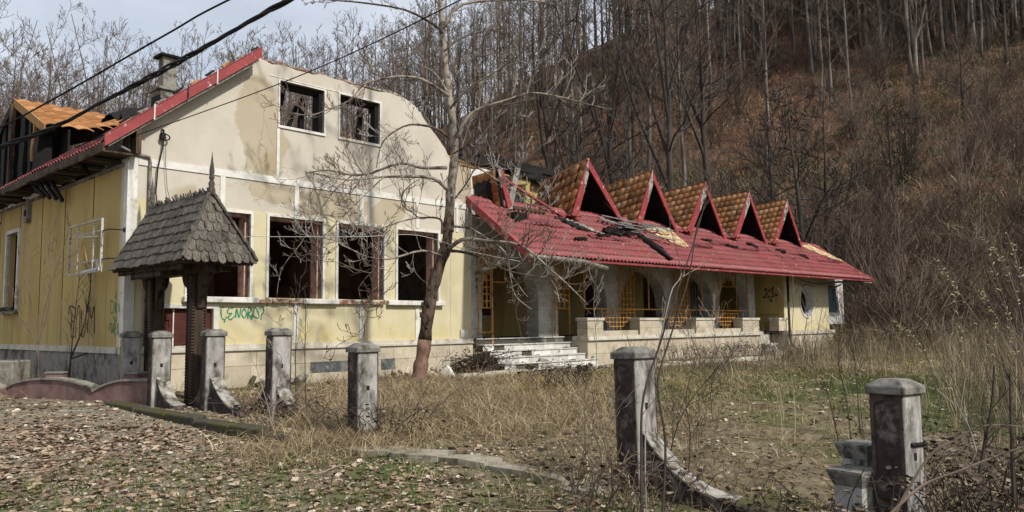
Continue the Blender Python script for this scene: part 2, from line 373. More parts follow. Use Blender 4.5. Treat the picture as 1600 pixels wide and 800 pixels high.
def bulk(name, parts, mat, label=None, cat=None, kind='stuff', parent=None):
    """parts: list of (verts Nx3, tris Mx3, tint per vertex) joined at array speed into one mesh"""
    V = np.concatenate([p[0].reshape(-1, 3) for p in parts]); off = 0; T = []; C = []
    for v, t, c in parts:
        T.append(t.reshape(-1, 3)+off); off += v.reshape(-1, 3).shape[0]; C.append(c.reshape(-1))
    T = np.concatenate(T).astype(np.int32); C = np.concatenate(C).astype(np.float32)
    me = bpy.data.meshes.new(name); me.vertices.add(len(V)); me.vertices.foreach_set('co', V.astype(np.float32).ravel())
    me.loops.add(T.size); me.loops.foreach_set('vertex_index', T.ravel()); me.polygons.add(len(T))
    me.polygons.foreach_set('loop_start', np.arange(0, T.size, 3, dtype=np.int32))
    me.update(calc_edges=True)
    a = me.attributes.new('tint', 'FLOAT', 'POINT'); a.data.foreach_set('value', C)
    return link(name, me, mat, parent, label=label, cat=cat, kind=kind)
def stamp(tv, tt, P, yaw, sc, tint, tilt=None, zs=None):
    """copies of a template (tv Nx3, tt Mx3) at positions P"""
    n = len(P); c, s_ = np.cos(yaw), np.sin(yaw)
    v = tv[None]*np.ones((n, 1, 1)); v = v*sc.reshape(n, 1, -1)
    if zs is not None: v[:, :, 2] *= zs[:, None]
    if tilt is not None:
        ct, st = np.cos(tilt)[:, None], np.sin(tilt)[:, None]
        y = v[:, :, 1]*ct - v[:, :, 2]*st; z = v[:, :, 1]*st + v[:, :, 2]*ct; v[:, :, 1] = y; v[:, :, 2] = z
    x = v[:, :, 0]*c[:, None] - v[:, :, 1]*s_[:, None]; y = v[:, :, 0]*s_[:, None] + v[:, :, 1]*c[:, None]
    v[:, :, 0] = x; v[:, :, 1] = y; v += P[:, None, :]
    t = tt[None] + (np.arange(n)*len(tv))[:, None, None]
    return v.reshape(-1, 3), t.reshape(-1, 3), np.repeat(tint, len(tv))

# ------------------------------------------------------------ terrain
def sst(a, b, x):
    t = np.clip((np.asarray(x, float)-a)/(b-a), 0, 1); return t*t*(3-2*t)
TH = np.array([-60, -33, -20, -10, -4.7, 2.3, 9.3, 18, 28, 40, 60.])
PS = np.array([.12, .15, .20, .235, .262, .34, .39, .415, .415, .40, .39])
def fbm(x, y, s=1., seed=0):
    r = 0; a = 1; q = np.random.RandomState(seed)
    for i in range(5):
        an = q.uniform(0, 6.28, 3); ph = q.uniform(0, 6.28, 3)
        for j in range(3): r = r + a*np.sin((x*np.cos(an[j])+y*np.sin(an[j]))*s+ph[j])
        a *= .5; s *= 2.1
    return r/4.
BO = Vector((-7.4146, 15.0, 0)); BA = radians(90)-0.76043
bc, bs = cos(BA), sin(BA)
def bloc(x, y):      # world -> building coordinates
    return (x-BO.x)*bc + (y-BO.y)*bs, -(x-BO.x)*bs + (y-BO.y)*bc
def bw(x, y, z=0):   # building -> world
    return Vector((BO.x + x*bc - y*bs, BO.y + x*bs + y*bc, z))
def hz(X, Y):
    X = np.asarray(X, float); Y = np.asarray(Y, float)
    g = .38*sst(7, 15, Y) - .30*sst(.6, 4, X)*(1-sst(8, 16, Y)) - .18*sst(6, 14, X)*sst(12, 20, Y)
    r = np.hypot(X, Y); th = np.degrees(np.arctan2(X, Y))
    ps = np.interp(th, TH, PS); r0 = np.interp(th, [-40, -10, 5, 30, 50], [62, 56, 47, 43, 45]); r1 = 150.
    t = np.clip((r-r0)/(r1-r0), 0, 3)
    hill = np.where(t <= 1, t**1.12*r1*ps, r1*ps + (r-r1)*.08)
    hill = hill + sst(.02, .3, t)*(fbm(X, Y, .07, 3)*1.6)
    small = fbm(X, Y, .9, 5)*.025*sst(3, 9, r) + fbm(X, Y, .35, 8)*.05*sst(8, 20, r)
    return g + np.where(Y > 0, hill, 0) + small
def hzf(x, y): return float(hz(x, y))
# ------------------------------------------------------------ ground and hill
def build_terrain():
    rr = np.concatenate([np.linspace(.5, 30, 90), np.linspace(30.6, 170, 190), np.geomspace(175, 1500, 26)])
    tt_ = np.radians(np.concatenate([np.linspace(-180, -62, 20), np.linspace(-60, 60, 260), np.linspace(63, 180, 20)]))
    X = rr[:, None]*np.sin(tt_)[None]; Y = rr[:, None]*np.cos(tt_)[None]; Z = hz(X, Y)
    nr, nt = X.shape; V = np.stack([X, Y, Z], -1).reshape(-1, 3)
    def grid(r0, r1, name, mat):
        me = bpy.data.meshes.new(name); idx = []
        I = np.arange(nr*nt).reshape(nr, nt)
        q = np.stack([I[r0:r1-1, :-1], I[r0:r1-1, 1:], I[r0+1:r1, 1:], I[r0+1:r1, :-1]], -1).reshape(-1, 4)[:, ::-1]
        use = V[r0*nt:r1*nt]; me.from_pydata(use.tolist(), [], (q-r0*nt).tolist())
        me.polygons.foreach_set('use_smooth', [True]*len(me.polygons)); me.update()
        o = link(name, me, mat, kind='structure'); return o
    k = int(np.searchsorted(rr, 40))
    grid(0, k+1, 'ground', 'ground_soil'); grid(k, nr, 'hill', 'hill_soil')
    mb = MB(); mb.add([(.5*sin(a), .5*cos(a), -.0) for a in np.linspace(0, 2*pi, 24, endpoint=False)], [tuple(range(24))[::-1]])
build_terrain()

# ------------------------------------------------------------ the burnt building
B = empty('burnt_building', BO, BA, 'long derelict yellow building with fire-gutted roof, big empty windows and a red sheet roof over its arcade', 'building')
B['label'] = 'derelict yellow building with burnt roof, empty windows and red roofed arcade'
def bpart(mb, name, mat, parent=None, smooth=False, **k): return mb.obj(name, mat, parent or B, smooth, **k)

W = .36
wins = [(1.20, 2.55), (2.99, 4.36), (4.78, 6.12), (6.55, 7.90)]
rect = lambda a, b, c, d: [(a, c), (b, c), (b, d), (a, d)]
holes = [rect(a, b, 2.28, 4.08) for a, b in wins] + [rect(3.20, 4.36, 6.17, 7.20), rect(4.80, 5.98, 6.17, 7.22), rect(.62, 1.76, 1.27, 2.03)]
top = [(9.12, -.3), (9.12, 6.02), (8.8, 6.0), (8.48, 6.04), (8.30, 6.22), (8.17, 6.42), (7.86, 6.72), (7.6, 6.93), (7.36, 7.17), (7.12, 7.40), (7.05, 7.41), (6.99, 7.47), (6.85, 7.50), (6.77, 7.53)]
x = 6.5
while x > 2.8:
    top.append((x, 7.55+rnd.uniform(-.03, .04))); x -= rnd.uniform(.15, .3)
top += [(2.68, 7.60), (0.0, 5.45), (0, -.3)]
mb = MB(); mb.prism(top, 0, W, holes); bpart(mb, 'gable_wall', 'facade_paint')
# broken brick edge on top of the gable
for i in range(26):
    x = 2.7 + i*.158 + rnd.uniform(-.03, .03); z = 7.575 - (.0 if x < 6.5 else (x-6.5)*.25)
    mb = MB().box(-.07, .07, .03, .03+rnd.uniform(.1, .26), 0, rnd.uniform(.03, .075), Matrix.Translation((x, .0, z)) @ Matrix.Rotation(rnd.uniform(-.25, .25), 4, 'Z') @ Matrix.Rotation(rnd.uniform(-.1, .1), 4, 'Y'))
    bpart(mb, 'brick', rnd.choice(['red_brick', 'red_brick', 'grey_plaster']))
# window trims, sills, reveals
for i, (a, b) in enumerate(wins):
    mb = MB().box(a-.06, a, -.03, .06, 2.28, 4.145).box(b, b+.06, -.03, .06, 2.28, 4.145).box(a, b, -.03, .06, 4.08, 4.145)
    w = bpart(mb, 'window', 'white_trim')
    MB().box(b-.012, b-.002, .10, .145, 2.28, 4.08).obj('brick_edge', 'red_brick', w)
    MB().box(b-.05, b+.0, .15, W+.06, 2.28, 4.07).obj('reveal', 'pink_reveal', w)
    MB().box(b-.014, b-.001, .0, .10, 2.28, 4.078).obj('jamb', 'grey_plaster', w)
    MB().box(a, b-.05, .12, W+.02, 4.03, 4.078).obj('lintel', 'pink_reveal', w)
for a, b, m, h in [(1.10, 2.72, 'white_trim', .12), (2.722, 3.83, 'red_brick', .09), (3.832, 4.76, 'white_trim', .115), (4.762, 6.13, 'red_brick', .085), (6.20, 8.06, 'white_trim', .12)]:
    if m == 'red_brick':
        x = a
        while x < b-.02:
            e = min(x+rnd.uniform(.10, .22), b); bpart(MB().box(x, e-.008, -.07-rnd.uniform(0, .04), .35, 2.16+rnd.uniform(0, .01), 2.16+h+rnd.uniform(-.02, .02)), 'sill_brick', 'red_brick'); x = e
    else:
        me = MB().box(a, b, -.13, .36, 2.155, 2.155+h).mesh('sill'); bevel(me, .012); link('sill', me, m, B)
# upper windows
for a, b in ((3.20, 4.36), (4.80, 5.98)):
    zt = 7.20 if a < 4 else 7.22
    mb = MB().box(a-.04, a, -.025, .05, 6.17, zt+.03).box(b, b+.04, -.025, .05, 6.17, zt+.03).box(a, b, -.025, .05, zt, zt+.03).box(a-.04, b+.04, -.035, .05, 6.11, 6.168)
    w = bpart(mb, 'window', 'white_trim')
    MB().box(a, a+.07, .10, .34, 6.19, zt-.002, ).box(b-.10, b, .06, .34, 6.19, zt-.002).box(a+.07, b-.1, .08, .34, zt-.09, zt-.002).obj('charred_frame', 'char_wood', w)
mb = MB().beam((3.25, .5, 6.0), (3.55, .6, 7.3), .25, .2, .25).beam((3.3, .6, 6.6), (3.75, .9, 6.1), .2, .2, .3).beam((4.05, .7, 6.9), (3.75, .8, 6.0), .10, .1, .3).beam((4.15, .6, 7.1), (4.2, .8, 6.0), .12, .1, .2)
bpart(mb, 'charred_timber', 'char_wood')
bpart(MB().beam((5.0, .7, 6.25), (5.75, .9, 6.2), .12, .08, .2).beam((5.75, .5, 7.1), (5.8, .7, 6.1), .12, .1, .2), 'charred_timber', 'char_wood')
bpart(MB().beam((5.1, .5, 6.2), (5.35, .6, 6.36), .16, .05, .2).beam((5.35, .45, 6.37), (5.45, .5, 6.2), .1, .05), 'fallen_board', 'pale_timber')
bpart(MB().beam((5.45, .5, 6.24), (5.72, .6, 6.24), .12, .05, .2), 'rubble', 'white_litter')
# white painted bands
def band(x0, x1, z0, z1, p=-.022): bpart(MB().box(x0, x1, p, .03, z0, z1), 'trim_band', 'white_trim')
band(.17, 9.12, 4.83, 4.975, -.024); band(0.0, .165, 1.285, 4.975)
bpart(MB().box(-.024, -.0005, -.022, .16, 1.285, 4.9), 'trim_band', 'white_trim')
for x in (1.90, 3.66, 5.45, 7.2): band(x-.055, x+.055, 4.168, 4.828)
band(8.55, 8.63, 4.17, 4.828)
for x in (3.68, 5.46, 7.19): band(x-.06, x+.06, 1.287, 2.153)
band(1.765, 1.87, 1.287, 2.12); band(.50, 1.76, 2.035, 2.12, -.024); band(8.35, 8.36, 1.29, 4.1, -.012)
band(3.14, 3.21, 4.98, 6.085); band(5.985, 6.04, 4.98, 6.085, -.015)
band(2.95, 6.05, 7.255, 7.275, -.012)
# kitchen hatch
H = bpart(MB().box(.62, 1.76, .10, .14, 1.27, 2.03), 'service_hatch', 'hatch_brown')
MB().box(.96, .985, .07, .098, 1.27, 2.03).obj('mullion', 'white_trim', H)
MB().box(.68, .92, .075, .098, 1.38, 1.42).box(.68, .92, .075, .098, 1.60, 1.64).box(.68, .92, .075, .098, 1.80, 1.84).box(.68, .71, .076, .098, 1.42, 1.80).box(.89, .92, .076, .098, 1.42, 1.80).obj('shelf_frame', 'hatch_brown', H)
for a, b in ((1.0, 1.36), (1.37, 1.74)): MB().box(a, b, .082, .098, 1.30, 2.0).obj('hatch_panel', 'hatch_brown', H)
# plinth: stone panels and ledge
for z0, z1, off in ((-.3, .28, 0), (.288, .82, .45), (.828, 1.148, 0)):
    x = -.03-off*.3
    while x < 9.1:
        a = max(x, -.03); b = min(x+.92, 9.12)
        if b-a > .05 and not (z0 < .6 < z1 and (a < 4.9 < b and False)):
            bpart(MB().box(a+.004, b-.004, -.045-rnd.uniform(0, .006), .01, z0, z1), 'plinth_panel', 'stone_panel')
        x += .92
x = -.09
while x < 9.1:
    b = min(x+1.31, 9.12); bpart(MB().box(x+.002, b-.002, -.095, .02, 1.15, 1.20).box(x+.002, b-.002, -.07, .02, 1.2, 1.283), 'plinth_ledge', 'stone_ledge'); x += 1.31
for a, b, z0, z1 in ((4.05, 5.12, .60, .84), (6.02, 6.45, .58, .84)): bpart(MB().box(a, b, -.058, -.02, z0, z1), 'cellar_vent', 'blue_vent')
bpart(MB().box(8.68, 8.93, -.06, .0, 1.287, 1.52).box(8.71, 8.9, -.075, -.058, 1.31, 1.49), 'meter_box', 'white_trim')
# graffiti (flat paint on the walls)
def strokes(L, w, fr, name, mat, parent=B):
    mb = MB(); n = 0
    for P in L:
        P = [Vector((a, b, 0)) for a, b in P]; Q = []
        for i in range(len(P)-1):
            for t in range(4):
                p0 = P[max(i-1, 0)]; p1 = P[i]; p2 = P[i+1]; p3 = P[min(i+2, len(P)-1)]; u = t/4
                Q.append(.5*((2*p1)+(p2-p0)*u+(2*p0-5*p1+4*p2-p3)*u*u+(3*p1-p0-3*p2+p3)*u**3))
        Q.append(P[-1])
        vs = []; lo = []; 
        for i, q in enumerate(Q):
            d = (Q[min(i+1, len(Q)-1)]-Q[max(i-1, 0)]); d = d.normalized() if d.length > 0 else Vector((1, 0, 0))
            nn = Vector((-d.y, d.x, 0))*w/2*(1+.25*sin(i*1.3)); vs += [fr(q.x+nn.x, q.y+nn.y, .004+.0005*n), fr(q.x-nn.x, q.y-nn.y, .004+.0005*n)]
        mb.add(vs, [(2*i, 2*i+1, 2*i+3, 2*i+2) for i in range(len(Q)-1)]); n += 1
    return mb.obj(name, mat, parent, recalc=False)
front = lambda a, b, t: (a, -t, b)
side = lambda a, b, t: (-t, a, b)
G = [[(1.99, 2.06), (1.93, 2.04), (1.94, 1.86), (2.0, 1.80), (2.06, 1.86)],
     [(2.20, 2.05), (2.10, 2.04), (2.07, 1.94), (2.17, 1.93), (2.09, 1.86), (2.14, 1.80), (2.23, 1.88)],
     [(2.25, 1.84), (2.27, 2.04), (2.33, 1.84), (2.37, 2.05)],
     [(2.44, 2.04), (2.39, 1.93), (2.44, 1.84), (2.50, 1.93), (2.44, 2.04)],
     [(2.53, 1.82), (2.54, 2.06), (2.61, 2.0), (2.55, 1.93), (2.63, 1.80)],
     [(2.62, 1.82), (2.70, 2.07), (2.79, 1.84), (2.60, 1.90)],
     [(2.78, 2.03), (2.86, 2.08), (2.90, 1.98), (2.84, 1.90), (2.84, 1.80)],
     [(2.0, 1.74), (2.02, 1.80)], [(2.96, 2.10), (2.98, 2.11)]]
strokes(G, .026, front, 'graffiti', 'paint_green')
bpart(MB().box(2.94, 2.98, -.006, .0, 2.09, 2.125), 'graffiti', 'paint_green')
S = 1.0
strokes([[(3.15, 1.95), (3.15, 2.08), (3.0, 2.14), (2.78, 2.08), (2.72, 1.9), (2.8, 1.8), (2.95, 1.84)],
         [(2.95, 1.95), (2.95, 1.55), (2.85, 1.45), (2.72, 1.5)], [(2.66, 1.45), (2.62, 2.05), (2.45, 2.08), (2.44, 1.5)], [(2.35, 2.05), (2.33, 1.6), (2.2, 1.48), (2.1, 1.6), (2.05, 2.1)],
         [(1.95, 1.55), (1.9, 2.1), (1.75, 1.85), (1.6, 2.1), (1.55, 1.55)]], .03, side, 'graffiti', 'paint_black')
strokes([[(.70, 2.2), (.68, 1.95), (.55, 1.98), (.52, 2.12), (.70, 2.2)], [(.45, 1.95), (.44, 2.12), (.36, 2.10), (.42, 2.02), (.34, 1.95)], [(.28, 2.12), (.26, 1.96)], [(.22, 1.95), (.2, 2.12), (.12, 2.0)],
         [(.55, 1.88), (.42, 1.78), (.35, 1.86)], [(.75, 1.6), (.7, 1.75), (.6, 1.7), (.62, 1.55)], [(.55, 1.55), (.5, 1.75), (.42, 1.66), (.5, 1.6), (.4, 1.5)], [(.3, 1.75), (.28, 1.52), (.2, 1.62)], [(.48, 2.24), (.44, 2.3)]], .022, side, 'graffiti', 'paint_green')
# cable bracket and hanging cables, conduit
bpart(MB().tube([(.60, -.02, 5.60), (.60, -.10, 5.58), (.60, -.10, 5.45)], .02, 6).box(.56, .64, -.12, -.02, 5.40, 5.52), 'cable_bracket', 'black_cable')
bpart(MB().tube([(.62, -.08, 5.5), (.60, -.07, 5.2), (.52, -.07, 4.8), (.50, -.06, 4.3), (.56, -.06, 3.9), (.56, -.05, 3.2)], .014, 5), 'hanging_cable', 'black_cable')
bpart(MB().tube([(.66, -.08, 5.45), (.67, -.07, 4.9), (.72, -.06, 4.4), (.85, -.06, 4.0)], .006, 4), 'hanging_cable', 'black_cable')
bpart(MB().tube([(.64+.09*cos(a), -.10, 5.44+.06*sin(a)) for a in np.linspace(0, 2*pi, 12)], .014, 5), 'cable_loop', 'black_cable')
bpart(MB().tube([(-.55, -.25, 5.2), (.0, -.06, 5.05), (.36, -.05, 4.99), (.38, -.05, 4.9), (.38, -.05, 1.3)], .032, 8, ), 'conduit', 'gutter_metal', smooth=True)
# left side wall
mb = MB(); mb.prism(rect(.0, 12, -.4, 4.88), 0, .34, [rect(7.12, 8.12, 2.16, 4.15)], fr=lambda a, b, t: (t+.0005, a+W, b) if False else (t, max(a, W), b))
bpart(mb, 'side_wall', 'side_paint')
w = bpart(MB().box(-.05, .04, 7.03, 7.12, 2.1, 4.24).box(-.05, .04, 8.12, 8.21, 2.1, 4.24).box(-.05, .04, 7.12, 8.12, 4.15, 4.24), 'window', 'white_trim')
MB().box(-.12, .30, 6.95, 8.28, 2.05, 2.155).obj('sill', 'coping', w)
MB().box(.16, .22, 7.12, 7.17, 2.16, 4.15).box(.16, .22, 8.07, 8.12, 2.16, 4.15).box(.16, .22, 7.6, 7.64, 2.16, 4.15).box(.165, .215, 7.17, 8.07, 3.4, 3.45).box(.165, .215, 7.17, 8.07, 2.8, 2.84).obj('sash', 'char_wood', w)
MB().tube([(-.15, 6.9+.05*i, 2.18+.03*sin(i*2.2)) for i in range(28)], .03, 5).obj('dry_creeper', 'twig_dark', w)
mb = MB()
for y, z0 in ((1.86, 3.95), (3.65, 2.3), (5.3, 2.0), (7.08, 4.26), (8.9, 1.3), (9.9, 1.3)): bpart(MB().box(-.006, .001, y-.012, y+.012, z0, 4.80), 'joint_strip', 'paint_black')
for y, z0, z1 in ((1.86, 1.3, 2.75), (3.65, 1.3, 2.3), (5.3, 1.3, 2.0)): bpart(MB().box(-.005, .001, y-.012, y+.012, z0, z1), 'joint_strip', 'grey_plaster')
bpart(MB().box(-.02, .001, .16, 12, 4.80, 4.88), 'trim_band', 'grey_plaster')
for i in range(9): bpart(MB().box(-.075, .001, i*1.33+.165 if i == 0 else i*1.33, i*1.33+1.325, 1.16, 1.285), 'plinth_ledge', 'stone_ledge')
for i in range(10):
    for z0, z1 in ((-.4, .55), (.558, 1.155)): bpart(MB().box(-.04, .001, .001+i*1.2, i*1.2+1.19, z0, z1), 'plinth_panel', 'grey_plaster')
v = bpart(MB().box(-.10, .0, 6.2, 6.5, 4.3, 4.75), 'vent_cover', 'grey_plaster')
MB().lathe([(.085, -.012), (.085, .012)], 14).obj('vent_hole', 'paint_black', v).matrix_local = Matrix.Translation((-.102, 6.35, 4.53)) @ Matrix.Rotation(pi/2, 4, 'Y')
# white steel grille on black brackets
g = bpart(MB().box(-.32, -.28, .42, .45, 2.74, 3.78).box(-.32, -.28, 2.25, 2.28, 2.74, 3.78).box(-.32, -.28, .45, 2.25, 3.75, 3.78).box(-.32, -.28, .45, 2.25, 2.74, 2.77), 'sign_frame', 'white_steel')
for y in (.9, 1.78): MB().box(-.31, -.29, y-.02, y+.02, 2.77, 3.75).obj('frame_bar', 'white_steel', g)
for z in (2.98, 3.55): MB().box(-.29, -.275, .45, 2.25, z-.012, z+.012).obj('frame_bar', 'white_steel', g)
MB().beam((-.3, .6, 3.44), (-.3, 1.8, 3.52), .02, .02).obj('loose_tube', 'white_litter', g)
MB().tube([(-.3, 1.2, 3.0), (-.3, 1.35, 3.2), (-.3, 1.5, 3.4), (-.3, 1.6, 3.2), (-.3, 1.75, 2.95)], .008, 4).obj('wire', 'orange_steel', g)
MB().beam((-.3, .6, 2.80), (-.3, 1.5, 2.78), .05, .04, .3).beam((-.3, .62, 2.78), (-.3, .64, 2.95), .04, .03).obj('loose_tube', 'white_litter', g)
for z in (2.97, 3.53): MB().tube([(-.29, .44, z), (-.29, .1, z), (.0, .02, z)], .012, 5).box(-.05, .0, -.0, .06, z-.04, z+.04).obj('wall_bracket', 'black_cable', g)
# interior: floor, ceiling, dark rooms
bpart(MB().box(.35, 9.0, W, 6.0, 1.0, 1.12), 'floor_slab', 'interior_plaster')
bpart(MB().box(.345, 9.1, W+.002, 6.2, 4.60, 4.82), 'ceiling_slab', 'interior_plaster')
bpart(MB().box(.35, 9.1, 5.6, 5.8, 1.12, 4.6), 'room_wall', 'interior_plaster')
for x in (2.60, 4.45, 6.2, 9.0):
    bpart(MB().box(x, x+.12, (2.6 if x < 3 else 3.1) if x < 9 else W, 5.59, 1.12, 4.598), 'room_wall', 'interior_plaster')
bpart(MB().box(.36, 2.59, 2.4, 2.52, 1.12, 4.598), 'room_wall', 'pink_reveal')
strokes([[(1.5+.55*i*.3, 2.7+.25*sin(i*2.1)) for i in range(7)], [(1.6, 2.5), (1.9, 2.75), (2.1, 2.45), (2.3, 2.6)]], .07, lambda a, b, t: (a, 2.4-t, b), 'graffiti', 'paint_moss')
strokes([[(2.42+.09*cos(a)*(1-a/16), 3.0+.12*sin(a)*(1-a/16)) for a in np.linspace(0, 12, 16)]], .02, lambda a, b, t: (a, 2.4-t, b), 'graffiti', 'paint_purple')
# attic partition, charred
bpart(MB().box(1.9, 2.0, 1.2, 11, 4.83, 6.3), 'attic_partition', 'char_wood')
for i in range(7):
    y = 1.6+i*1.4; bpart(MB().beam((.1, y, 5.35), (1.95, y+.1, 6.7), .12, .16, .2), 'rafter', 'char_wood')
for i in range(5):
    bpart(MB().beam((1.2+i*1.3, 1.5+rnd.uniform(0, 3), 4.9), (2.4+i*1.2, 4+rnd.uniform(0, 3), 5.0+rnd.uniform(0, .8)), .14, .14, .25), 'charred_timber', 'char_wood')
# upper part of the wing's end wall, scorched white, and round topped ochre wall behind
bpart(MB().prism([(9.125, 4.9), (11.0, 4.9), (11.0, 6.28), (10.4, 6.33), (9.7, 6.30), (9.125, 6.36)], .9, 1.2), 'upper_wall', 'white_trim')
bpart(MB().box(8.80, 9.12, W+.002, .9, 4.83, 6.0), 'upper_wall', 'facade_paint')
bpart(MB().prism([(14.0, 4.9), (16.4, 4.9), (16.4, 6.3), (16.2, 6.62), (15.8, 6.8), (15.0, 6.86), (14.0, 6.86)], 2.9, 3.1), 'upper_wall', 'side_paint')
for i, (a, b, t) in enumerate([((9.0, 1.1, 6.35), (12.3, 1.9, 6.75), .24), ((9.8, 1.2, 6.45), (13.2, 1.3, 6.5), .26), ((11.3, 2.0, 6.75), (14.6, 2.3, 6.85), .26), ((12.0, 1.6, 6.5), (14.4, 2.2, 6.62), .22), ((13.0, 2.6, 6.98), (16.7, 3.0, 7.05), .26), ((13.6, 2.8, 6.8), (17.2, 3.0, 6.78), .24), ((14.8, 2.7, 6.68), (17.0, 2.5, 6.5), .22), ((8.5, .6, 6.2), (10.6, 1.4, 6.5), .10), ((8.3, .5, 6.4), (9.4, 1.4, 6.6), .2)]):
    a = (a[0], a[1], a[2]+.10+.05*(i % 3)); b = (b[0], b[1], b[2]+.06+.07*((i+1) % 3)); bpart(MB().beam(a, b, t, t*.9, .3), 'charred_beam', 'char_wood')
for a, b in (((8.6, .7, 6.32), (11.8, 1.1, 6.30)), ((8.7, .6, 6.42), (11.0, 1.3, 6.36))): bpart(MB().beam(a, b, .06, .05, .2), 'roof_lath', 'pale_timber')

# ---- main roof remains: strip of red sheets along the eave and along the verge, verge boards, fascia, soffit
RS = .79
def zr(x): return 5.17 + RS*(x+.55)
n = Vector((-RS, 0, 1)).normalized()
def corr(w_, l_, pitch=.18, amp=.032, step=.35, lip=.030, npp=6):
    nx = int(round(w_/pitch*npp)); ys = []; s = 0
    while s < l_-.01:
        ys += [(s, 0.0), (min(s+step, l_)-.004, -lip)]; s += step
    vs = [(i*w_/nx, y, amp*cos(2*pi*i/npp)+dz) for y, dz in ys for i in range(nx+1)]
    fs = [(r*(nx+1)+i, r*(nx+1)+i+1, (r+1)*(nx+1)+i+1, (r+1)*(nx+1)+i) for r in range(len(ys)-1) for i in range(nx)]
    return MB().add(vs, fs).mesh('roof_sheet', True, False)
# sheet local x = across, y = up-slope
me = corr(1.08, .80)
ang = math.atan(RS)
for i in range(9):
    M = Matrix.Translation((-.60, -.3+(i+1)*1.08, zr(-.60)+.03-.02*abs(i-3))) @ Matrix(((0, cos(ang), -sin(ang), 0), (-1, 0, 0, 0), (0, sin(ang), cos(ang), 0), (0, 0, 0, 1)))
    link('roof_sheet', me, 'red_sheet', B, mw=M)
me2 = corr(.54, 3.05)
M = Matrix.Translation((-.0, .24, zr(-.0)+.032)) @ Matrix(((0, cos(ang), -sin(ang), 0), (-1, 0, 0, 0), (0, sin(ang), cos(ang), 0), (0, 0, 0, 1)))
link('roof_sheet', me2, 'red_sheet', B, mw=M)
for i in range(5):     # verge boards, lapped
    a = -.58 + i*.625; b = a+.64; o = .004*(i % 2)
    bpart(MB().prism([(a, zr(a)-.13), (b, zr(b)-.13), (b, zr(b)+.10), (a, zr(a)+.10)], -.37-o, -.335-o), 'verge_board', 'red_trim')
    bpart(MB().prism([(a, zr(a)+.10), (b, zr(b)+.10), (b, zr(b)+.115), (a, zr(a)+.115)], -.385-o, -.25-o), 'verge_flashing', 'red_trim')
for x in (.3, .95, 1.55): bpart(MB().box(-.012, .012, -.40, -.372, -.16, .15, Matrix.Translation((x, 0, zr(x)))), 'verge_clip', 'white_trim' if x != .95 else 'torn_sheet')
bpart(MB().prism([(-.5, zr(-.5)-.18), (2.5, zr(2.5)-.20), (2.5, zr(2.5)-.135), (-.5, zr(-.5)-.135)], -.33, -.0), 'verge_soffit', 'grey_wood')
for i in range(9): bpart(MB().beam((-.3+i*.33, -.31, zr(-.3+i*.33)+.15), (-.05+i*.33, -.1, zr(-.05+i*.33)+.13+rnd.uniform(0, .05)), .05, .03, .3), 'broken_lath', rnd.choice(['grey_wood', 'pale_timber', 'char_wood']))
for i in range(6):
    y0 = -.33+i*1.75; bpart(MB().box(-.60, -.555, y0, y0+1.745, 4.95+.02*abs(i-2)*-.5, 5.12-.01*abs(i-2)), 'fascia_board', 'old_wood')
for i in range(34):
    y0 = -.25+i*.3
    if 15 < i < 19: continue
    bpart(MB().box(-.555, -.002, y0, y0+.29, 4.95+rnd.uniform(-.02, .01), 4.975+rnd.uniform(-.0, .01), Matrix.Rotation(rnd.uniform(-.02, .02), 4, 'Y')), 'soffit_board', 'char_wood' if i % 3 else 'old_wood')
for i in range(4): bpart(MB().beam((-.35-.04*i, 3.6+.28*i, 4.96), (-.2-.05*i, 3.2+.26*i, 4.45+.06*i), .06, .07, .2), 'hanging_lath', 'char_wood')
bpart(MB().beam((-.5, 1.2, 4.98), (-.25, 1.5, 4.80), .06, .12, .2), 'hanging_lath', 'char_wood')
bpart(MB().tube([(-.62, 7.8, 4.9), (-.66, 7.4, 4.6), (-.5, 7.0, 4.3)], .05, 8).tube([(-.64, 7.55, 5.0), (-.66, 7.6, 2.0), (-.62, 7.6, .4)], .05, 8), 'rain_pipe', 'pipe_brown')
bpart(MB().box(.003, .1, -.32, .0, 4.98, 5.5).box(.0, .06, -.33, -.3, 4.98, 5.55), 'corner_post', 'old_wood')
# charred sheet remnants between dormer and verge
mb = MB(); Q = []
for j in range(2):
    for i in range(25):
        t = i/24; Q.append((.9+.5*j-.55*t*t, 4.35-2.9*t, 6.62+.10*sin(t*9)-.62*t*t+.05*(i % 2)+.25*j))
mb.add(Q, [(i, i+1, 26+i, 25+i) for i in range(24)]); bpart(mb, 'charred_sheet', 'char_wood')
bpart(MB().box(.75, .8, 1.3, 7.0, 5.0, 6.2), 'charred_boarding', 'char_wood')
bpart(MB().prism([(1.2, 5.9), (1.9, 6.5), (1.9, 6.7), (1.2, 6.15)], .3, .9), 'charred_sheet', 'char_wood')
# left dormer
Dm = empty('dormer', (0, 0, 0), 0, parent=B)
yr, zr_, hw, rise = 7.25, 7.55, 2.65, 1.17
xf = -.2
def dtile(p, q, mat, par, tile_me): pass
def tile_mesh(w_=.235, l_=.36, h=.03):
    vs = []; fs = []
    for t, dz in ((0, .012), (1, .034)):
        for i in range(7):
            a = i/6; vs.append((a*w_, t*l_, h*(sin(a*pi) if a < .72 else sin(.72*pi)-(a-.72)*2.2)+dz))
    vs += [(v[0], v[1], v[2]-.022) for v in vs[7:]]
    for i in range(6): fs += [(i, i+1, 8+i, 7+i), (7+i, 8+i, 15+i, 14+i)]
    return MB().add(vs, fs).mesh('roof_tile', True, False)
TM = tile_mesh()
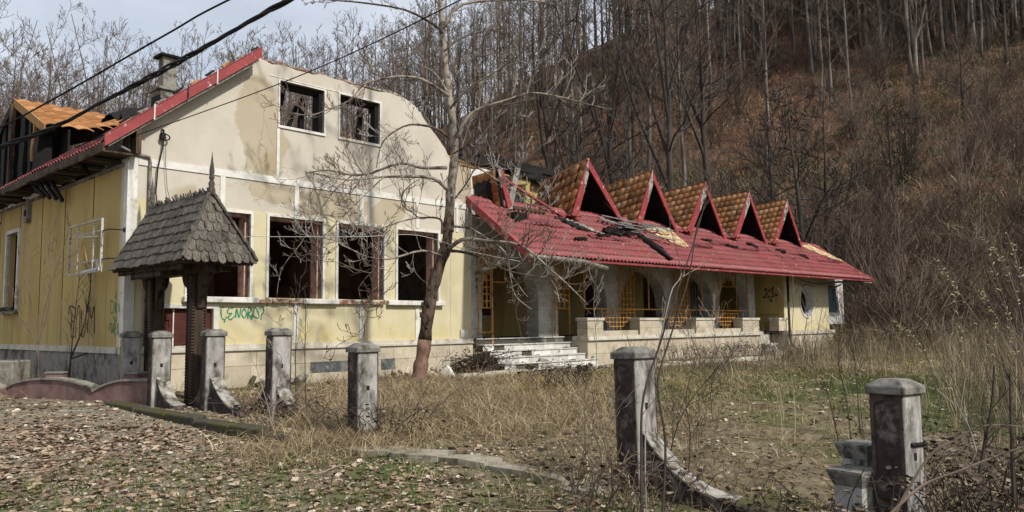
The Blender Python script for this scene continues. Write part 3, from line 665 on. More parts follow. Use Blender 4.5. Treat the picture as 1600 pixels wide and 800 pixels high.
# near slope (towards the facade) of the left dormer: only the triangle above the valley survives
sl_ = Vector((0, -hw, -rise)).normalized(); nn = Vector((0, -rise, hw)).normalized(); L_ = hypot(hw, rise)
TMl = tile_mesh(.36, .42, .05); cnt = 0
for r in range(7):
    for c_ in range(10):
        s = r*.40; u = c_*.35
        if u > 3.3*(1-s/L_)+.15 or s > L_-.1: continue
        M = Matrix.Translation(Vector((xf+u, yr, zr_)) + sl_*s + nn*.02) @ Matrix(((1, sl_.x, nn.x, 0), (0, sl_.y, nn.y, 0), (0, sl_.z, nn.z, 0), (0, 0, 0, 1)))
        link('ridge_tile' if r == 0 else 'roof_tile', TMl, 'orange_tile', Dm, mw=M)
MB().add([(xf, yr, zr_-.03), (xf, yr-hw, zr_-rise-.03), (3.2, yr, zr_-.03), (xf, yr, zr_-.1), (xf, yr-hw, zr_-rise-.1), (3.2, yr, zr_-.1)], [(0, 1, 2), (3, 5, 4), (0, 3, 4, 1), (1, 4, 5, 2), (2, 5, 3, 0)]).obj('roof_deck', 'char_wood', Dm)
MB().add([(xf, yr, zr_-.03), (xf, yr+hw, zr_-rise-.03), (3.2, yr, zr_-.03), (xf, yr, zr_-.1), (xf, yr+hw, zr_-rise-.1), (3.2, yr, zr_-.1)], [(0, 1, 2), (3, 5, 4), (0, 3, 4, 1), (1, 4, 5, 2), (2, 5, 3, 0)]).obj('roof_deck', 'char_wood', Dm)
MB().beam((xf-.03, yr, zr_-.05), (xf-.03, yr-hw, zr_-rise-.05), .035, .20).obj('barge_board', 'pale_timber', Dm)
MB().beam((xf-.03, yr+.02, zr_-.05), (xf-.03, yr+hw, zr_-rise-.05), .035, .20).obj('barge_board', 'char_wood', Dm)
MB().beam((xf-.05, yr, zr_-.1), (xf-.05, yr+.05, 5.0), .12, .14, .1).obj('post', 'old_wood', Dm)
MB().beam((xf+.02, yr-1.85, zr_-.9), (xf+.06, yr-1.5, 5.75), .12, .2, .2).obj('post', 'pale_timber', Dm)
for y, z1 in ((5.9, 6.9), (5.3, 6.6), (6.5, 7.2), (8.2, 7.0), (8.9, 6.7)): MB().beam((xf+.15, y, 5.2), (xf+.15, y, z1), .3, .3, .15).obj('charred_stud', 'char_wood', Dm)
MB().box(xf+.5, xf+.55, 4.7, 9.8, 5.3, 6.42).obj('charred_boarding', 'char_wood', Dm)
# chimney
ch = bpart(MB().box(2.78, 3.38, 5.55, 6.15, 4.83, 8.15).box(2.72, 3.44, 5.49, 6.21, 8.15, 8.22), 'chimney', 'grey_plaster')
MB().box(2.90, 3.26, 5.67, 6.03, 8.22, 9.12).obj('flue', 'grey_plaster', ch)
MB().box(2.80, 3.36, 5.57, 6.13, 9.12, 9.17).add([(2.78, 5.55, 9.17), (3.38, 5.55, 9.17), (3.38, 6.15, 9.17), (2.78, 6.15, 9.17), (3.08, 5.85, 9.27)], [(0, 1, 4), (1, 2, 4), (2, 3, 4), (3, 0, 4), (3, 2, 1, 0)]).obj('chimney_cap', 'char_wood', ch)
MB().box(2.765, 2.778, 5.5, 6.1, 7.0, 8.0).add([(2.8, 5.545, 7.2), (3.3, 5.545, 7.2), (3.05, 5.545, 7.95), (2.8, 5.545, 7.9)], [(0, 1, 2, 3)]).obj('soot_stain', 'char_wood', ch)
# ------------------------------------------------------------ the arcade wing
KR = .743; YE = -2.3
def zro(x, y): return 3.40 + .0093*(x-9) + KR*(y-YE)
# terrace
for z0, z1, st in ((-.6, .33, 1.05), (.338, .74, .8), (.748, 1.148, 1.05)):
    x = 12.9
    while x < 24.15:
        b = min(x+st, 24.15)
        bpart(MB().box(x+.003, b-.003, -1.05-rnd.uniform(0, .005), -.95, z0, z1), 'wall_slab', 'stone_panel'); x += st
bpart(MB().box(12.93, 24.12, -.95, -.02, -.5, 1.148), 'terrace_core', 'grout')
for z0, z1 in ((-.6, .33), (.338, .74), (.748, 1.148)):
    for y0, y1 in ((-1.04, -.55), (-.545, .0)): bpart(MB().box(12.895, 12.93, y0, y1, z0, z1), 'wall_slab', 'stone_panel')
x = 12.85
while x < 24.2:
    b = min(x+1.52, 24.25); bpart(MB().box(x+.002, b-.002, -1.13, -.5, 1.15, 1.215).box(x+.002, b-.002, -1.10, -.5, 1.215, 1.283), 'terrace_ledge', 'stone_ledge'); x += 1.52
bpart(MB().box(12.86, 24.2, -.498, 3.2, 1.16, 1.275), 'terrace_floor', 'grout')
bpart(MB().box(9.13, 12.86, -.15, 3.2, 1.10, 1.275), 'terrace_floor', 'grout')
# balustrade piers and low parapets
def pier(x0, x1, y0=-1.03, y1=-.62, zb=1.285, zt=1.83):
    p = bpart(MB().box(x0+.02, x1-.02, y0+.02, y1-.02, zb, zt-.09), 'balustrade_pier', 'grout')
    for a, b, zz0, zz1 in ((x0+.01, x1-.01, zb, zb+.21), (x0+.01, x1-.01, zb+.216, zt-.09)):
        m = (a+b)/2 if b-a > .9 else b
        for q0, q1 in ((a, m-.002), (m+.002, b)):
            if q1-q0 > .1: MB().box(q0, q1, y0+.005, y0+.03, zz0, zz1).obj('facing_slab', 'stone_panel', p)
        MB().box(x0+.008, x0+.02, y0+.035, y1-.01, zz0, zz1).obj('facing_slab', 'stone_panel', p)
    me = MB().box(x0-.03, x1+.03, y0-.03, y1+.03, zt-.088, zt).mesh('cap_stone'); bevel(me, .01); link('cap_stone', me, 'stone_ledge', p)
for a, b in ((12.93, 13.73), (15.68, 17.03), (19.2, 20.52), (22.7, 24.1)): pier(a, b)
pier(25.88, 26.63)
for a, b in ((13.76, 15.65), (17.06, 19.17), (20.55, 22.67)):
    n_ = 2; w_ = (b-a)/n_
    for i in range(n_): bpart(MB().box(a+i*w_+.002, a+(i+1)*w_-.002, -.98, -.66, 1.285, 1.43), 'parapet_stone', 'stone_panel')
# steps of white marble slabs, treads chipped, on a core
for k in range(6):
    zt = 1.275-.165*k; y1 = -.15-.27*k; y0 = y1-.27 if k else -.15
    yf = -.15-.27*k
    bpart(MB().box(9.14, 12.88, yf+.02, yf+.3 if k else .1, zt-.2, zt-.03), 'step_core', 'grout')
    n_ = 9; xl = 9.14; xr = 12.88 if yf > -1.1 else 12.75+.1*k
    for i in range(n_):
        a = xl+(xr-xl)*i/n_; b = xl+(xr-xl)*(i+1)/n_
        if rnd.random() > .04: bpart(MB().box(a+.003, b-.003, yf-.0, yf+.018, zt-.165, zt-.028), 'step_riser', 'step_marble')
    n_ = 5
    for i in range(n_):
        a = xl+(xr-xl)*i/n_; b = xl+(xr-xl)*(i+1)/n_; j = rnd.uniform(-.006, .006)
        bpart(MB().box(a+.003, b-.003-rnd.uniform(0, .02), yf-.035+j, yf+.27 if k else yf+.5, zt-.026, zt), 'step_tread', 'step_marble')
    for _ in range(2):
        xx = rnd.uniform(9.3, 12.4); bpart(MB().beam((xx, yf+.05, zt+.005), (xx+rnd.uniform(.15, .4), yf+.1, zt+.010), .09, .015, .4), 'dirt_clump', 'moss_stone')
bpart(MB().box(9.0, 12.0, -2.3, -1.52, .16, .3), 'landing_slab', 'step_marble')
# arcade wall with round arches
ops = [(9.52, 11.88, 2.42), (12.79, 15.30, 2.30), (16.06, 18.92, 2.20), (19.60, 22.30, 2.30), (22.80, 25.30, 2.4)]
top_ = 4.62
poly = [(9.13, 1.275), (9.52, 1.275)]
for i, (a, b, zs) in enumerate(ops):
    r = (b-a)/2; c0 = (a+b)/2; zc = min(zs, 3.95-r*.93)
    poly += [(a, zc)] + [(c0 - r*cos(t), zc + r*.93*sin(t)) for t in np.linspace(.12, pi-.12, 15)] + [(b, zc), (b, 1.275)]
    if i < 4: poly.append((ops[i+1][0], 1.275))
poly += [(25.86, 1.275), (25.86, top_), (9.13, top_)]
bpart(MB().prism(poly, .0, .46), 'arcade_wall', 'arcade_stone')
# back wall with window and door openings
ho = [rect(10.75, 12.3, 1.9, 3.7), rect(14.0, 15.2, 1.9, 3.6), rect(16.9, 18.2, 1.5, 3.5), rect(20.7, 21.9, 1.3, 3.5), rect(24.3, 25.6, 1.9, 3.5)]
bpart(MB().prism(rect(9.13, 31, 1.0, 4.6), 2.2, 2.45, ho), 'back_wall', 'side_paint')
bpart(MB().box(9.13, 31, 4.6, 4.8, 1.1, 5.2) if False else MB().box(9.13, 31, 4.8, 4.9, 1.1, 4.6), 'room_wall', 'interior_plaster')
bpart(MB().box(9.13, 31, .47, 4.9, 4.45, 4.55), 'ceiling_slab', 'char_wood')
bpart(MB().box(9.0, 9.12, W+.002, 4.9, 1.1, 4.6), 'end_wall', 'grey_plaster')
for i, (a, b, z0, z1) in enumerate([(10.75, 12.3, 1.9, 3.7), (14.0, 15.2, 1.9, 3.6), (16.9, 18.2, 1.5, 3.5), (20.7, 21.9, 1.3, 3.5), (24.3, 25.6, 1.9, 3.5)]):
    mb = MB().box(a, a+.05, 2.23, 2.29, z0, z1).box(b-.05, b, 2.23, 2.29, z0, z1).box(a+.05, b-.05, 2.23, 2.29, z1-.05, z1).box(a+.05, b-.05, 2.23, 2.29, z0, z0+.05)
    mat = 'white_steel' if i in (0, 4) else 'old_wood'
    w = bpart(mb, 'window', mat)
    nb = 5 if i == 4 else 2
    for q in range(1, nb): MB().box(a+(b-a)*q/nb-.015, a+(b-a)*q/nb+.015, 2.24, 2.27, z0+.05, z1-.05).obj('glazing_bar', mat, w)
    for q in range(1, 4): MB().box(a+.05, b-.05, 2.245, 2.265, z0+(z1-z0)*q/4-.012, z0+(z1-z0)*q/4+.012).obj('glazing_bar', mat, w)
# ochre wall with the star, passage, and bay with round window
bpart(MB().box(26.64, 26.668, -.925, 2.19, 1.285, 4.6), 'star_wall', 'side_paint'); bpart(MB().box(25.865, 26.3, .44, .46, 1.28, 4.6), 'pilaster', 'arcade_stone')
star = [(27.1+1.0*0, 0)]; cx, cz, R_ = 27.5, 2.80, .40
pts = [(cx+R_*sin(2*pi*q/5+.18)*1.15, cz+R_*cos(2*pi*q/5+.18)*.8) for q in range(5)]
pts = [(.33-.36*sin(t), 2.87+.36*cos(t)) for t in [2*pi*q/5+pi+.12 for q in range(5)]]
SG = []
for q in range(5):
    a = pts[q]; b = pts[(q+2) % 5]; SG.append([a, ((a[0]+b[0])/2, (a[1]+b[1])/2), b])
strokes(SG, .035, lambda a, b, t: (26.64-t, -a, b), 'painted_star', 'paint_black')
strokes([[(-.2+i*.09, 1.95+.05*(i % 2)) for i in range(11)]], .02, lambda a, b, t: (26.64-t, -a, b), 'graffiti', 'paint_black')
bpart(MB().box(24.16, 25.9, -.60, -.1, -.5, 1.14), 'passage_wall', 'arcade_stone'); bpart(MB().box(24.26, 25.3, -1.6, -.62, .2, .52).box(24.26, 25.3, -1.2, -.62, .52, .8), 'side_step', 'step_marble')
ell = [(29.0+.72*cos(t), 2.57+.70*sin(t)) for t in np.linspace(0, 2*pi, 40, endpoint=False)]
bay = MB().prism(rect(26.67, 31.45, 1.285, 4.2), -.93, -.58, [ell]); bpart(bay, 'bay_wall', 'facade_paint')
bpart(MB().box(26.67, 27.0, -.579, .055, 1.285, 4.2), 'bay_wall', 'facade_paint'); bpart(MB().box(31.1, 31.45, -.579, 2.2, 1.28, 4.2), 'bay_wall', 'facade_paint')
rw = MB(); N_ = 40
vs = []; 
for q in range(N_):
    t = 2*pi*q/N_
    for rr_, y in ((.715, -.95), (.80, -.95), (.80, -.92), (.60, -.60), (.60, -.52), (.56, -.52)): vs.append((29.0+rr_*1.03*cos(t), y, 2.57+rr_*sin(t)))
m_ = 6; fs = [(q*m_+j, q*m_+(j+1) % m_ if False else q*m_+j+1, ((q+1) % N_)*m_+j+1, ((q+1) % N_)*m_+j) for q in range(N_) for j in range(m_-1)]
# splayed lining: outer ring, then the cone inwards
vs2 = []; fs2 = []
for q in range(N_):
    t = 2*pi*q/N_
    for rr_, y in ((.75, -.935), (.75, -.965), (.69, -.965), (.69, -.575), (.72, -.575)): vs2.append((29.0+rr_*1.03*cos(t), y, 2.57+rr_*sin(t)))
fs2 = [(q*5+j, q*5+(j+1) % 5, ((q+1) % N_)*5+(j+1) % 5, ((q+1) % N_)*5+j) for q in range(N_) for j in range(5)]
r_ = bpart(MB().add(vs2, fs2), 'round_window', 'white_litter', smooth=False)
MB().box(29.1, 29.14, -.56, -.52, 1.93, 3.21).obj('glazing_bar', 'old_wood', r_); MB().box(28.0, 30.9, 1.0, 1.05, 1.2, 4.1).obj('room_lining', 'interior_plaster', r_)
for z0, z1 in ((-.6, .35), (.358, .78), (.788, 1.12)):
    x = 26.55
    while x < 31.45:
        b = min(x+1.0, 31.5); bpart(MB().box(x+.003, b-.003, -1.05-rnd.uniform(0, .005), -.9, z0, z1), 'wall_slab', 'stone_panel'); x += 1.0
    bpart(MB().box(26.52, 26.548, -1.04, -.1, z0, z1), 'wall_slab', 'stone_panel')
bpart(MB().box(26.55, 31.5, -.899, 2.0, -.5, 1.12), 'bay_core', 'grout')
for i in range(4): bpart(MB().box(26.5+i*1.3, 26.5+i*1.3+1.297, -1.12, -.8, 1.122, 1.28), 'terrace_ledge', 'stone_ledge')
# window box at the far end
wb = bpart(MB().box(31.5, 34.3, -.55, .6, 1.62, 2.1).box(31.5, 31.62, -.55, -.45, 2.1, 3.5).box(33.6, 34.3, -.55, -.42, 2.1, 3.5).box(31.5, 34.3, -.55, .6, 3.5, 3.75).box(34.18, 34.3, -.42, .6, 2.1, 3.5), 'window_box', 'white_trim')
MB().box(31.4, 34.4, -.60, .65, 1.54, 1.615).obj('sill', 'white_trim', wb)
MB().box(31.62, 31.68, -.52, -.47, 2.25, 3.5).box(33.5, 33.6, -.52, -.47, 2.1, 3.5).box(31.68, 33.5, -.52, -.47, 3.42, 3.5).obj('sash', 'white_steel', wb)
MB().prism([(32.0, 2.1), (33.48, 2.1), (33.48, 3.4), (33.1, 3.0), (32.8, 3.3), (32.4, 2.6), (32.1, 2.9)], -.50, -.495).obj('broken_pane', 'window_glass', wb)
MB().box(31.5, 33.2, .3, .35, 2.2, 3.5).obj('dark_sheet', 'interior_plaster', wb)
# brown downpipe, hanging gutters
bpart(MB().tube([(26.60, -1.16, 4.0), (26.60, -1.16, 1.0), (26.62, -1.2, .75), (26.95, -1.45, .35), (27.05, -1.5, .0)], .055, 8), 'downpipe', 'pipe_brown', smooth=True)
bpart(MB().tube([(26.9, -1.3, 3.62), (27.6, -1.35, 3.42), (28.6, -1.4, 3.33), (29.8, -1.4, 3.34), (30.6, -1.6, 3.46), (31.5, -2.0, 3.5), (33.3, -2.3, 3.47)], .05, 7), 'gutter', 'gutter_metal', smooth=True)
bpart(MB().tube([(32.9, -1.0, 3.45), (32.6, -.8, 3.3), (31.4, -.7, 3.0)], .04, 7), 'gutter_bracket', 'gutter_metal')
bpart(MB().tube([(8.9, -2.36, 3.37), (10.1, -2.36, 3.36), (11.15, -2.36, 3.34), (11.6, -2.38, 3.27), (12.1, -2.42, 3.19)], .07, 8), 'gutter', 'gutter_metal', smooth=True)
bpart(MB().tube([(9.14, -.15, 3.08), (9.18, -.6, 3.17), (9.25, -1.2, 3.28), (9.3, -1.6, 3.32)], .065, 8), 'gutter', 'gutter_metal', smooth=True)
bpart(MB().box(10.8, 11.7, -2.32, -2.2, 3.28, 3.33), 'eave_board', 'pale_timber')
# trellises and railing in orange steel bars
def bars(L, t, name, y, mat='orange_steel', parent=None):
    mb = MB()
    for x0, z0, x1, z1 in L:
        if abs(x1-x0) < 1e-6: mb.box(x0-t/2, x0+t/2, y-t/2, y+t/2, min(z0, z1), max(z0, z1))
        else: mb.box(min(x0, x1), max(x0, x1), y-t/2+.002, y+t/2-.002, z0-t/2, z0+t/2)
    return mb.obj(name, mat, parent or B)
def grid(x0, x1, z0, z1, nx, nz_): return [(x0+(x1-x0)*i/nx, z0, x0+(x1-x0)*i/nx, z1) for i in range(nx+1)] + [(x0, z0+(z1-z0)*i/nz_, x1, z0+(z1-z0)*i/nz_) for i in range(nz_+1)]
bars(grid(9.30, 9.76, 2.12, 3.85, 3, 9) + [(9.30, 1.42, 9.30, 2.12), (9.3, 1.44, 9.78, 1.44), (9.76, 2.85, 10.36, 2.85), (10.36, 2.85, 10.36, 3.3)], .03, 'trellis', -.1)
bars([(9.79, 1.12, 9.79, 3.9)], .045, 'trellis_post', -.13)
bars(grid(12.52, 13.22, 2.13, 3.8, 3, 8)+[(12.52, 1.29, 12.52, 2.13), (13.22, 1.29, 13.22, 2.13)], .03, 'trellis', -.1)
bars(grid(15.9, 16.75, 2.1, 3.9, 4, 9)+grid(16.75, 17.3, 3.5, 3.9, 2, 2)+[(16.75, 1.3, 16.75, 2.1)], .028, 'trellis', -.1)
bars(grid(19.3, 20.2, 2.1, 3.9, 4, 9)+grid(20.2, 20.8, 3.4, 3.9, 2, 2)+[(20.2, 1.3, 20.2, 2.1)], .028, 'trellis', -.1)
bars(grid(22.6, 24.0, 3.1, 3.9, 5, 3)+[(24.05, 2.1, 24.05, 3.9), (22.6, 2.1, 22.6, 3.1)], .028, 'trellis', -.1)
bars([(13.36, 2.12, 24.0, 2.12)], .035, 'handrail', -.6)
for x in (13.36, 16.88, 20.42, 24.0): bars([(x, 2.135, x, 3.85)], .035, 'railing_upright', -.6)
for x0, x1 in ((14.2, 16.02), (17.75, 19.55), (21.3, 23.15)):
    w_ = x1-x0; L = [(x1, 1.44, x1, 2.1), (x0, 2.0, x1, 2.0), (x0, 1.98, x0, 2.1)]; n_ = 8
    for i in range(n_+1):
        f = i/n_; zb = 1.84 if i in (0, n_) else (1.70 if i in (1, n_-1) else (1.56 if i in (2, n_-2) else 1.44)); xx = x0+.04+(w_-.3)*f; L.append((xx, zb, xx, 2.1))
    for zb, a in ((1.84, 0), (1.70, 1), (1.56, 2)): L.append((x0+.04+(w_-.3)*a/n_, zb, x0+.04+(w_-.3)*(1-a/n_), zb))
    rp = bars(L, .022, 'railing_panel', -.6); c0 = x0+.04+(w_-.3)/2
    MB().tube([(c0+.26*cos(t), -.6, 2.14+.34*sin(t)) for t in np.linspace(0, pi, 12)], .013, 5).obj('hoop', 'orange_steel', rp)
strokes([[(9.33, 2.5), (9.33, 2.95)], [(9.25, 2.7), (9.42, 2.7)], [(9.27, 2.85), (9.33, 2.95), (9.4, 2.85)]], .025, lambda a, b, t: (a, .0-t, b), 'graffiti', 'paint_blue')

# ---- red sheet roof
an = math.atan(KR); RL = (0.22-YE)/cos(an)
shm = corr(1.09, RL)
RM = Matrix(((1, 0, 0, 0), (0, cos(an), -sin(an), 0), (0, sin(an), cos(an), 0), (0, 0, 0, 1)))
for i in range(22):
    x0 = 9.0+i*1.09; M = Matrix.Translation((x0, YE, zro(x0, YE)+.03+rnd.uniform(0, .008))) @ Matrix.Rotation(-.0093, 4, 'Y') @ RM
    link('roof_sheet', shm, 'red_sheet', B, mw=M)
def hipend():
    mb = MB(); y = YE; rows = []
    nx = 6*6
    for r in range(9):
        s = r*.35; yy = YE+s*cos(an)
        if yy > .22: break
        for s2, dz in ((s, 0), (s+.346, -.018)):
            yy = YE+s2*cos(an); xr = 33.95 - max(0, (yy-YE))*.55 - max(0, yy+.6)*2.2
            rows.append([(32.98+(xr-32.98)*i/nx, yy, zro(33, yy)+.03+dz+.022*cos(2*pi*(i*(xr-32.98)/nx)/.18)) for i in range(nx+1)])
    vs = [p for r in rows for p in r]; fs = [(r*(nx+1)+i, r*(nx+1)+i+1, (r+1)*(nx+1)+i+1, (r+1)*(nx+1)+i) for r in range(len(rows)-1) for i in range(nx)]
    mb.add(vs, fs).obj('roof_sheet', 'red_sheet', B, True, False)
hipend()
deck = MB().prism([(YE+.04, zro(9, YE)-.06), (YE+.04, zro(9, YE)-.02), (.3, zro(9, .3)-.02), (.3, zro(9, .3)-.06)], 9.0, 33.0, fr=lambda a, b, t: (t, a, b+.0093*(t-9)))
bpart(deck, 'roof_deck', 'old_wood')
bpart(MB().prism([(YE+.03, -.075), (YE+.01, -.075), (YE+.01, -.02), (YE+.03, -.02)], 9.0, 33.9, fr=lambda a, b, t: (t, a, b+zro(t, YE))), 'eave_fascia', 'red_trim')
for i in range(22): bpart(MB().beam((9.6+i*1.09, YE+.1, zro(9.6+i*1.09, YE+.1)-.12), (9.6+i*1.09, .0, zro(9.6+i*1.09, 0)-.12), .08, .10), 'rafter', 'old_wood')
# left verge of the wing roof
bpart(MB().prism([(YE-.05, zro(9, YE-.05)-.13), (YE-.05, zro(9, YE-.05)+.09), (.12, zro(9, .12)+.09), (.12, zro(9, .12)-.13)], 8.93, 8.97, fr=lambda a, b, t: (t, a, b)), 'verge_board', 'red_trim')
bpart(MB().prism([(YE-.05, zro(9, YE-.05)+.09), (YE-.05, zro(9, YE-.05)+.105), (.12, zro(9, .12)+.105), (.12, zro(9, .12)+.09)], 8.92, 9.09, fr=lambda a, b, t: (t, a, b)), 'verge_flashing', 'red_trim')
def onroof(x, y, dz=.06): return Vector((x, y, zro(x, y)+dz))
for x, y, w_, mat in [(10.6, -.95, 1.4, 'torn_sheet'), (12.9, -1.35, 1.9, 'torn_sheet'), (14.2, -1.0, 1.5, 'red_sheet'), (15.3, -1.15, 1.6, 'torn_sheet'), (16.6, -.7, 1.5, 'torn_sheet'), (19.0, -1.2, 1.3, 'torn_sheet'), (20.6, -.9, 1.9, 'torn_sheet'), (22.2, -1.1, 2.0, 'torn_sheet'), (24.0, -.9, 1.8, 'torn_sheet'), (25.6, -1.35, 1.7, 'torn_sheet'), (27.6, -1.0, 1.6, 'torn_sheet'), (29.5, -1.3, 2.6, 'torn_sheet'), (28.8, -.6, .8, 'torn_sheet'), (31.5, -1.2, 1.2, 'torn_sheet')]:
    tl = rnd.uniform(.02, .10); n_ = int(w_/.06); vs = []
    for j, (dy, dz) in enumerate(((0, .035+tl), (.02, .0+.03), (.22, .05))):
        for i in range(n_+1): vs.append(onroof(x+i*w_/n_, y+dy+.01*sin(i*.7), dz+.02*cos(2*pi*i/3)*(j != 1)+.02*sin(i*.35+x)))
    fs = [(r*(n_+1)+i, r*(n_+1)+i+1, (r+1)*(n_+1)+i+1, (r+1)*(n_+1)+i) for r in range(2) for i in range(n_)]
    bpart(MB().add(vs, fs), 'lifted_sheet', mat, recalc=False)
# bare patch of insulation, scorched patch
def patch(P, name, mat, dz=.055, n_=14):
    vs = []; 
    for r in range(n_+1):
        for c_ in range(n_+1):
            u, v_ = r/n_, c_/n_
            a = Vector(P[0]).lerp(Vector(P[1]), u); b = Vector(P[3]).lerp(Vector(P[2]), u); q = a.lerp(b, v_)
            j = .04*sin(u*23+v_*7) if v_ in (0, 1) or u in (0, 1) else 0
            vs.append(onroof(q.x+j, q.y+j*.5, dz+.022*cos(q.x*35)+rnd.uniform(0, .012)))
    bpart(MB().add(vs, [(r*(n_+1)+c_, r*(n_+1)+c_+1, (r+1)*(n_+1)+c_+1, (r+1)*(n_+1)+c_) for r in range(n_) for c_ in range(n_)]), name, mat, recalc=False)
patch([(16.7, -.38), (18.9, -.25), (18.6, -1.25), (18.1, -1.3)], 'insulation_patch', 'insulation')
patch([(17.0, -.35), (19.1, -.22), (19.3, -.35), (17.6, -.5)], 'insulation_rim', 'white_flaked', .075, 8)
patch([(30.2, -.2), (31.9, .05), (33.2, -1.1), (32.2, -.95)], 'flaked_patch', 'insulation', .06)
patch([(12.3, -.42), (13.0, -.5), (13.9, -1.05), (13.1, -.95)], 'scorched_patch', 'white_flaked', .06)
patch([(12.1, -.45), (12.5, -.45), (13.3, -.98), (12.8, -1.0)], 'scorched_hole', 'char_wood', .085)
# debris heap sliding down the roof
for i in range(16):
    x = 14.6+rnd.uniform(-.3, 1.7); y = rnd.uniform(-1.05, -.3); a = rnd.uniform(-.7, .5); l_ = rnd.uniform(.5, 1.5)
    p = onroof(x, y, .10+i*.012); q = p+Vector((cos(a)*l_, -abs(sin(a))*l_*.6, -abs(sin(a))*l_*.6*KR+rnd.uniform(-.02, .08)))
    bpart(MB().beam(p, q, rnd.uniform(.05, .12), .03), 'metal_strip', 'grey_sheet')
bpart(MB().beam(onroof(14.6, -.4, .3), onroof(15.9, -.85, .35)+Vector((0, 0, .1)), .05, .03), 'metal_strip', 'grey_sheet')
bpart(MB().beam(onroof(14.95, -.0, .75), onroof(15.9, -.5, .12), .05, .03), 'metal_strip', 'grey_sheet')
for i in range(9):
    t = i/8; p = onroof(13.9+rnd.uniform(0, 1.6), -.7-rnd.uniform(0, .3), .12); bpart(MB().beam(p, p+Vector((rnd.uniform(.2, .7), rnd.uniform(-.4, .1), rnd.uniform(-.25, .0))), .14, .10, .4), 'charred_lump', 'char_wood')
for i in range(4): bpart(MB().beam(onroof(15.8+.06*i, -.7-.1*i, .12), onroof(15.7+.12*i+.2, -2.15+.18*i, .10), .16, .08, .4), 'charred_lath', 'char_wood')
for x, y, l_ in ((12.0, -1.5, .5), (13.4, -1.2, .8), (20.6, -.7, .6), (22.0, -.9, .8), (24.2, -.6, .7), (26.4, -.8, .7), (28.3, -1.0, .5)):
    for _ in range(2): bpart(MB().beam(onroof(x+rnd.uniform(-.2, .2), y, .09), onroof(x+l_*rnd.uniform(.5, 1), y-rnd.uniform(-.1, .25), .10), .10, .06, .45), 'charred_lump', 'char_wood')
bpart(MB().beam((9.95, -.75, 4.65), (10.7, -.55, 4.72), .3, .22, .35), 'charred_lump', 'char_wood')
# curled sheet at the far end of the roof
vs = []
for j, (dy, dz) in enumerate(((-.0, .0), (.5, .12), (.9, .05))):
    for i in range(15): t = i/14; vs.append((30.4+2.9*t, .15-.5*t+dy, 5.16+.16*sin(t*pi)-.62*t**2.2+dz))
bpart(MB().add(vs, [(r*15+i, r*15+i+1, r*15+15+i+1, r*15+15+i) for r in range(2) for i in range(14)]), 'curled_sheet', 'red_trim', recalc=False)
bpart(MB().add([(v[0], v[1]+.06, v[2]-.10) for v in vs[:15]]+[(v[0], v[1]+.06, zro(v[0], .1)-.9) for v in vs[:15]], [(i, i+1, 16+i, 15+i) for i in range(14)]), 'charred_boarding', 'char_wood', recalc=False)

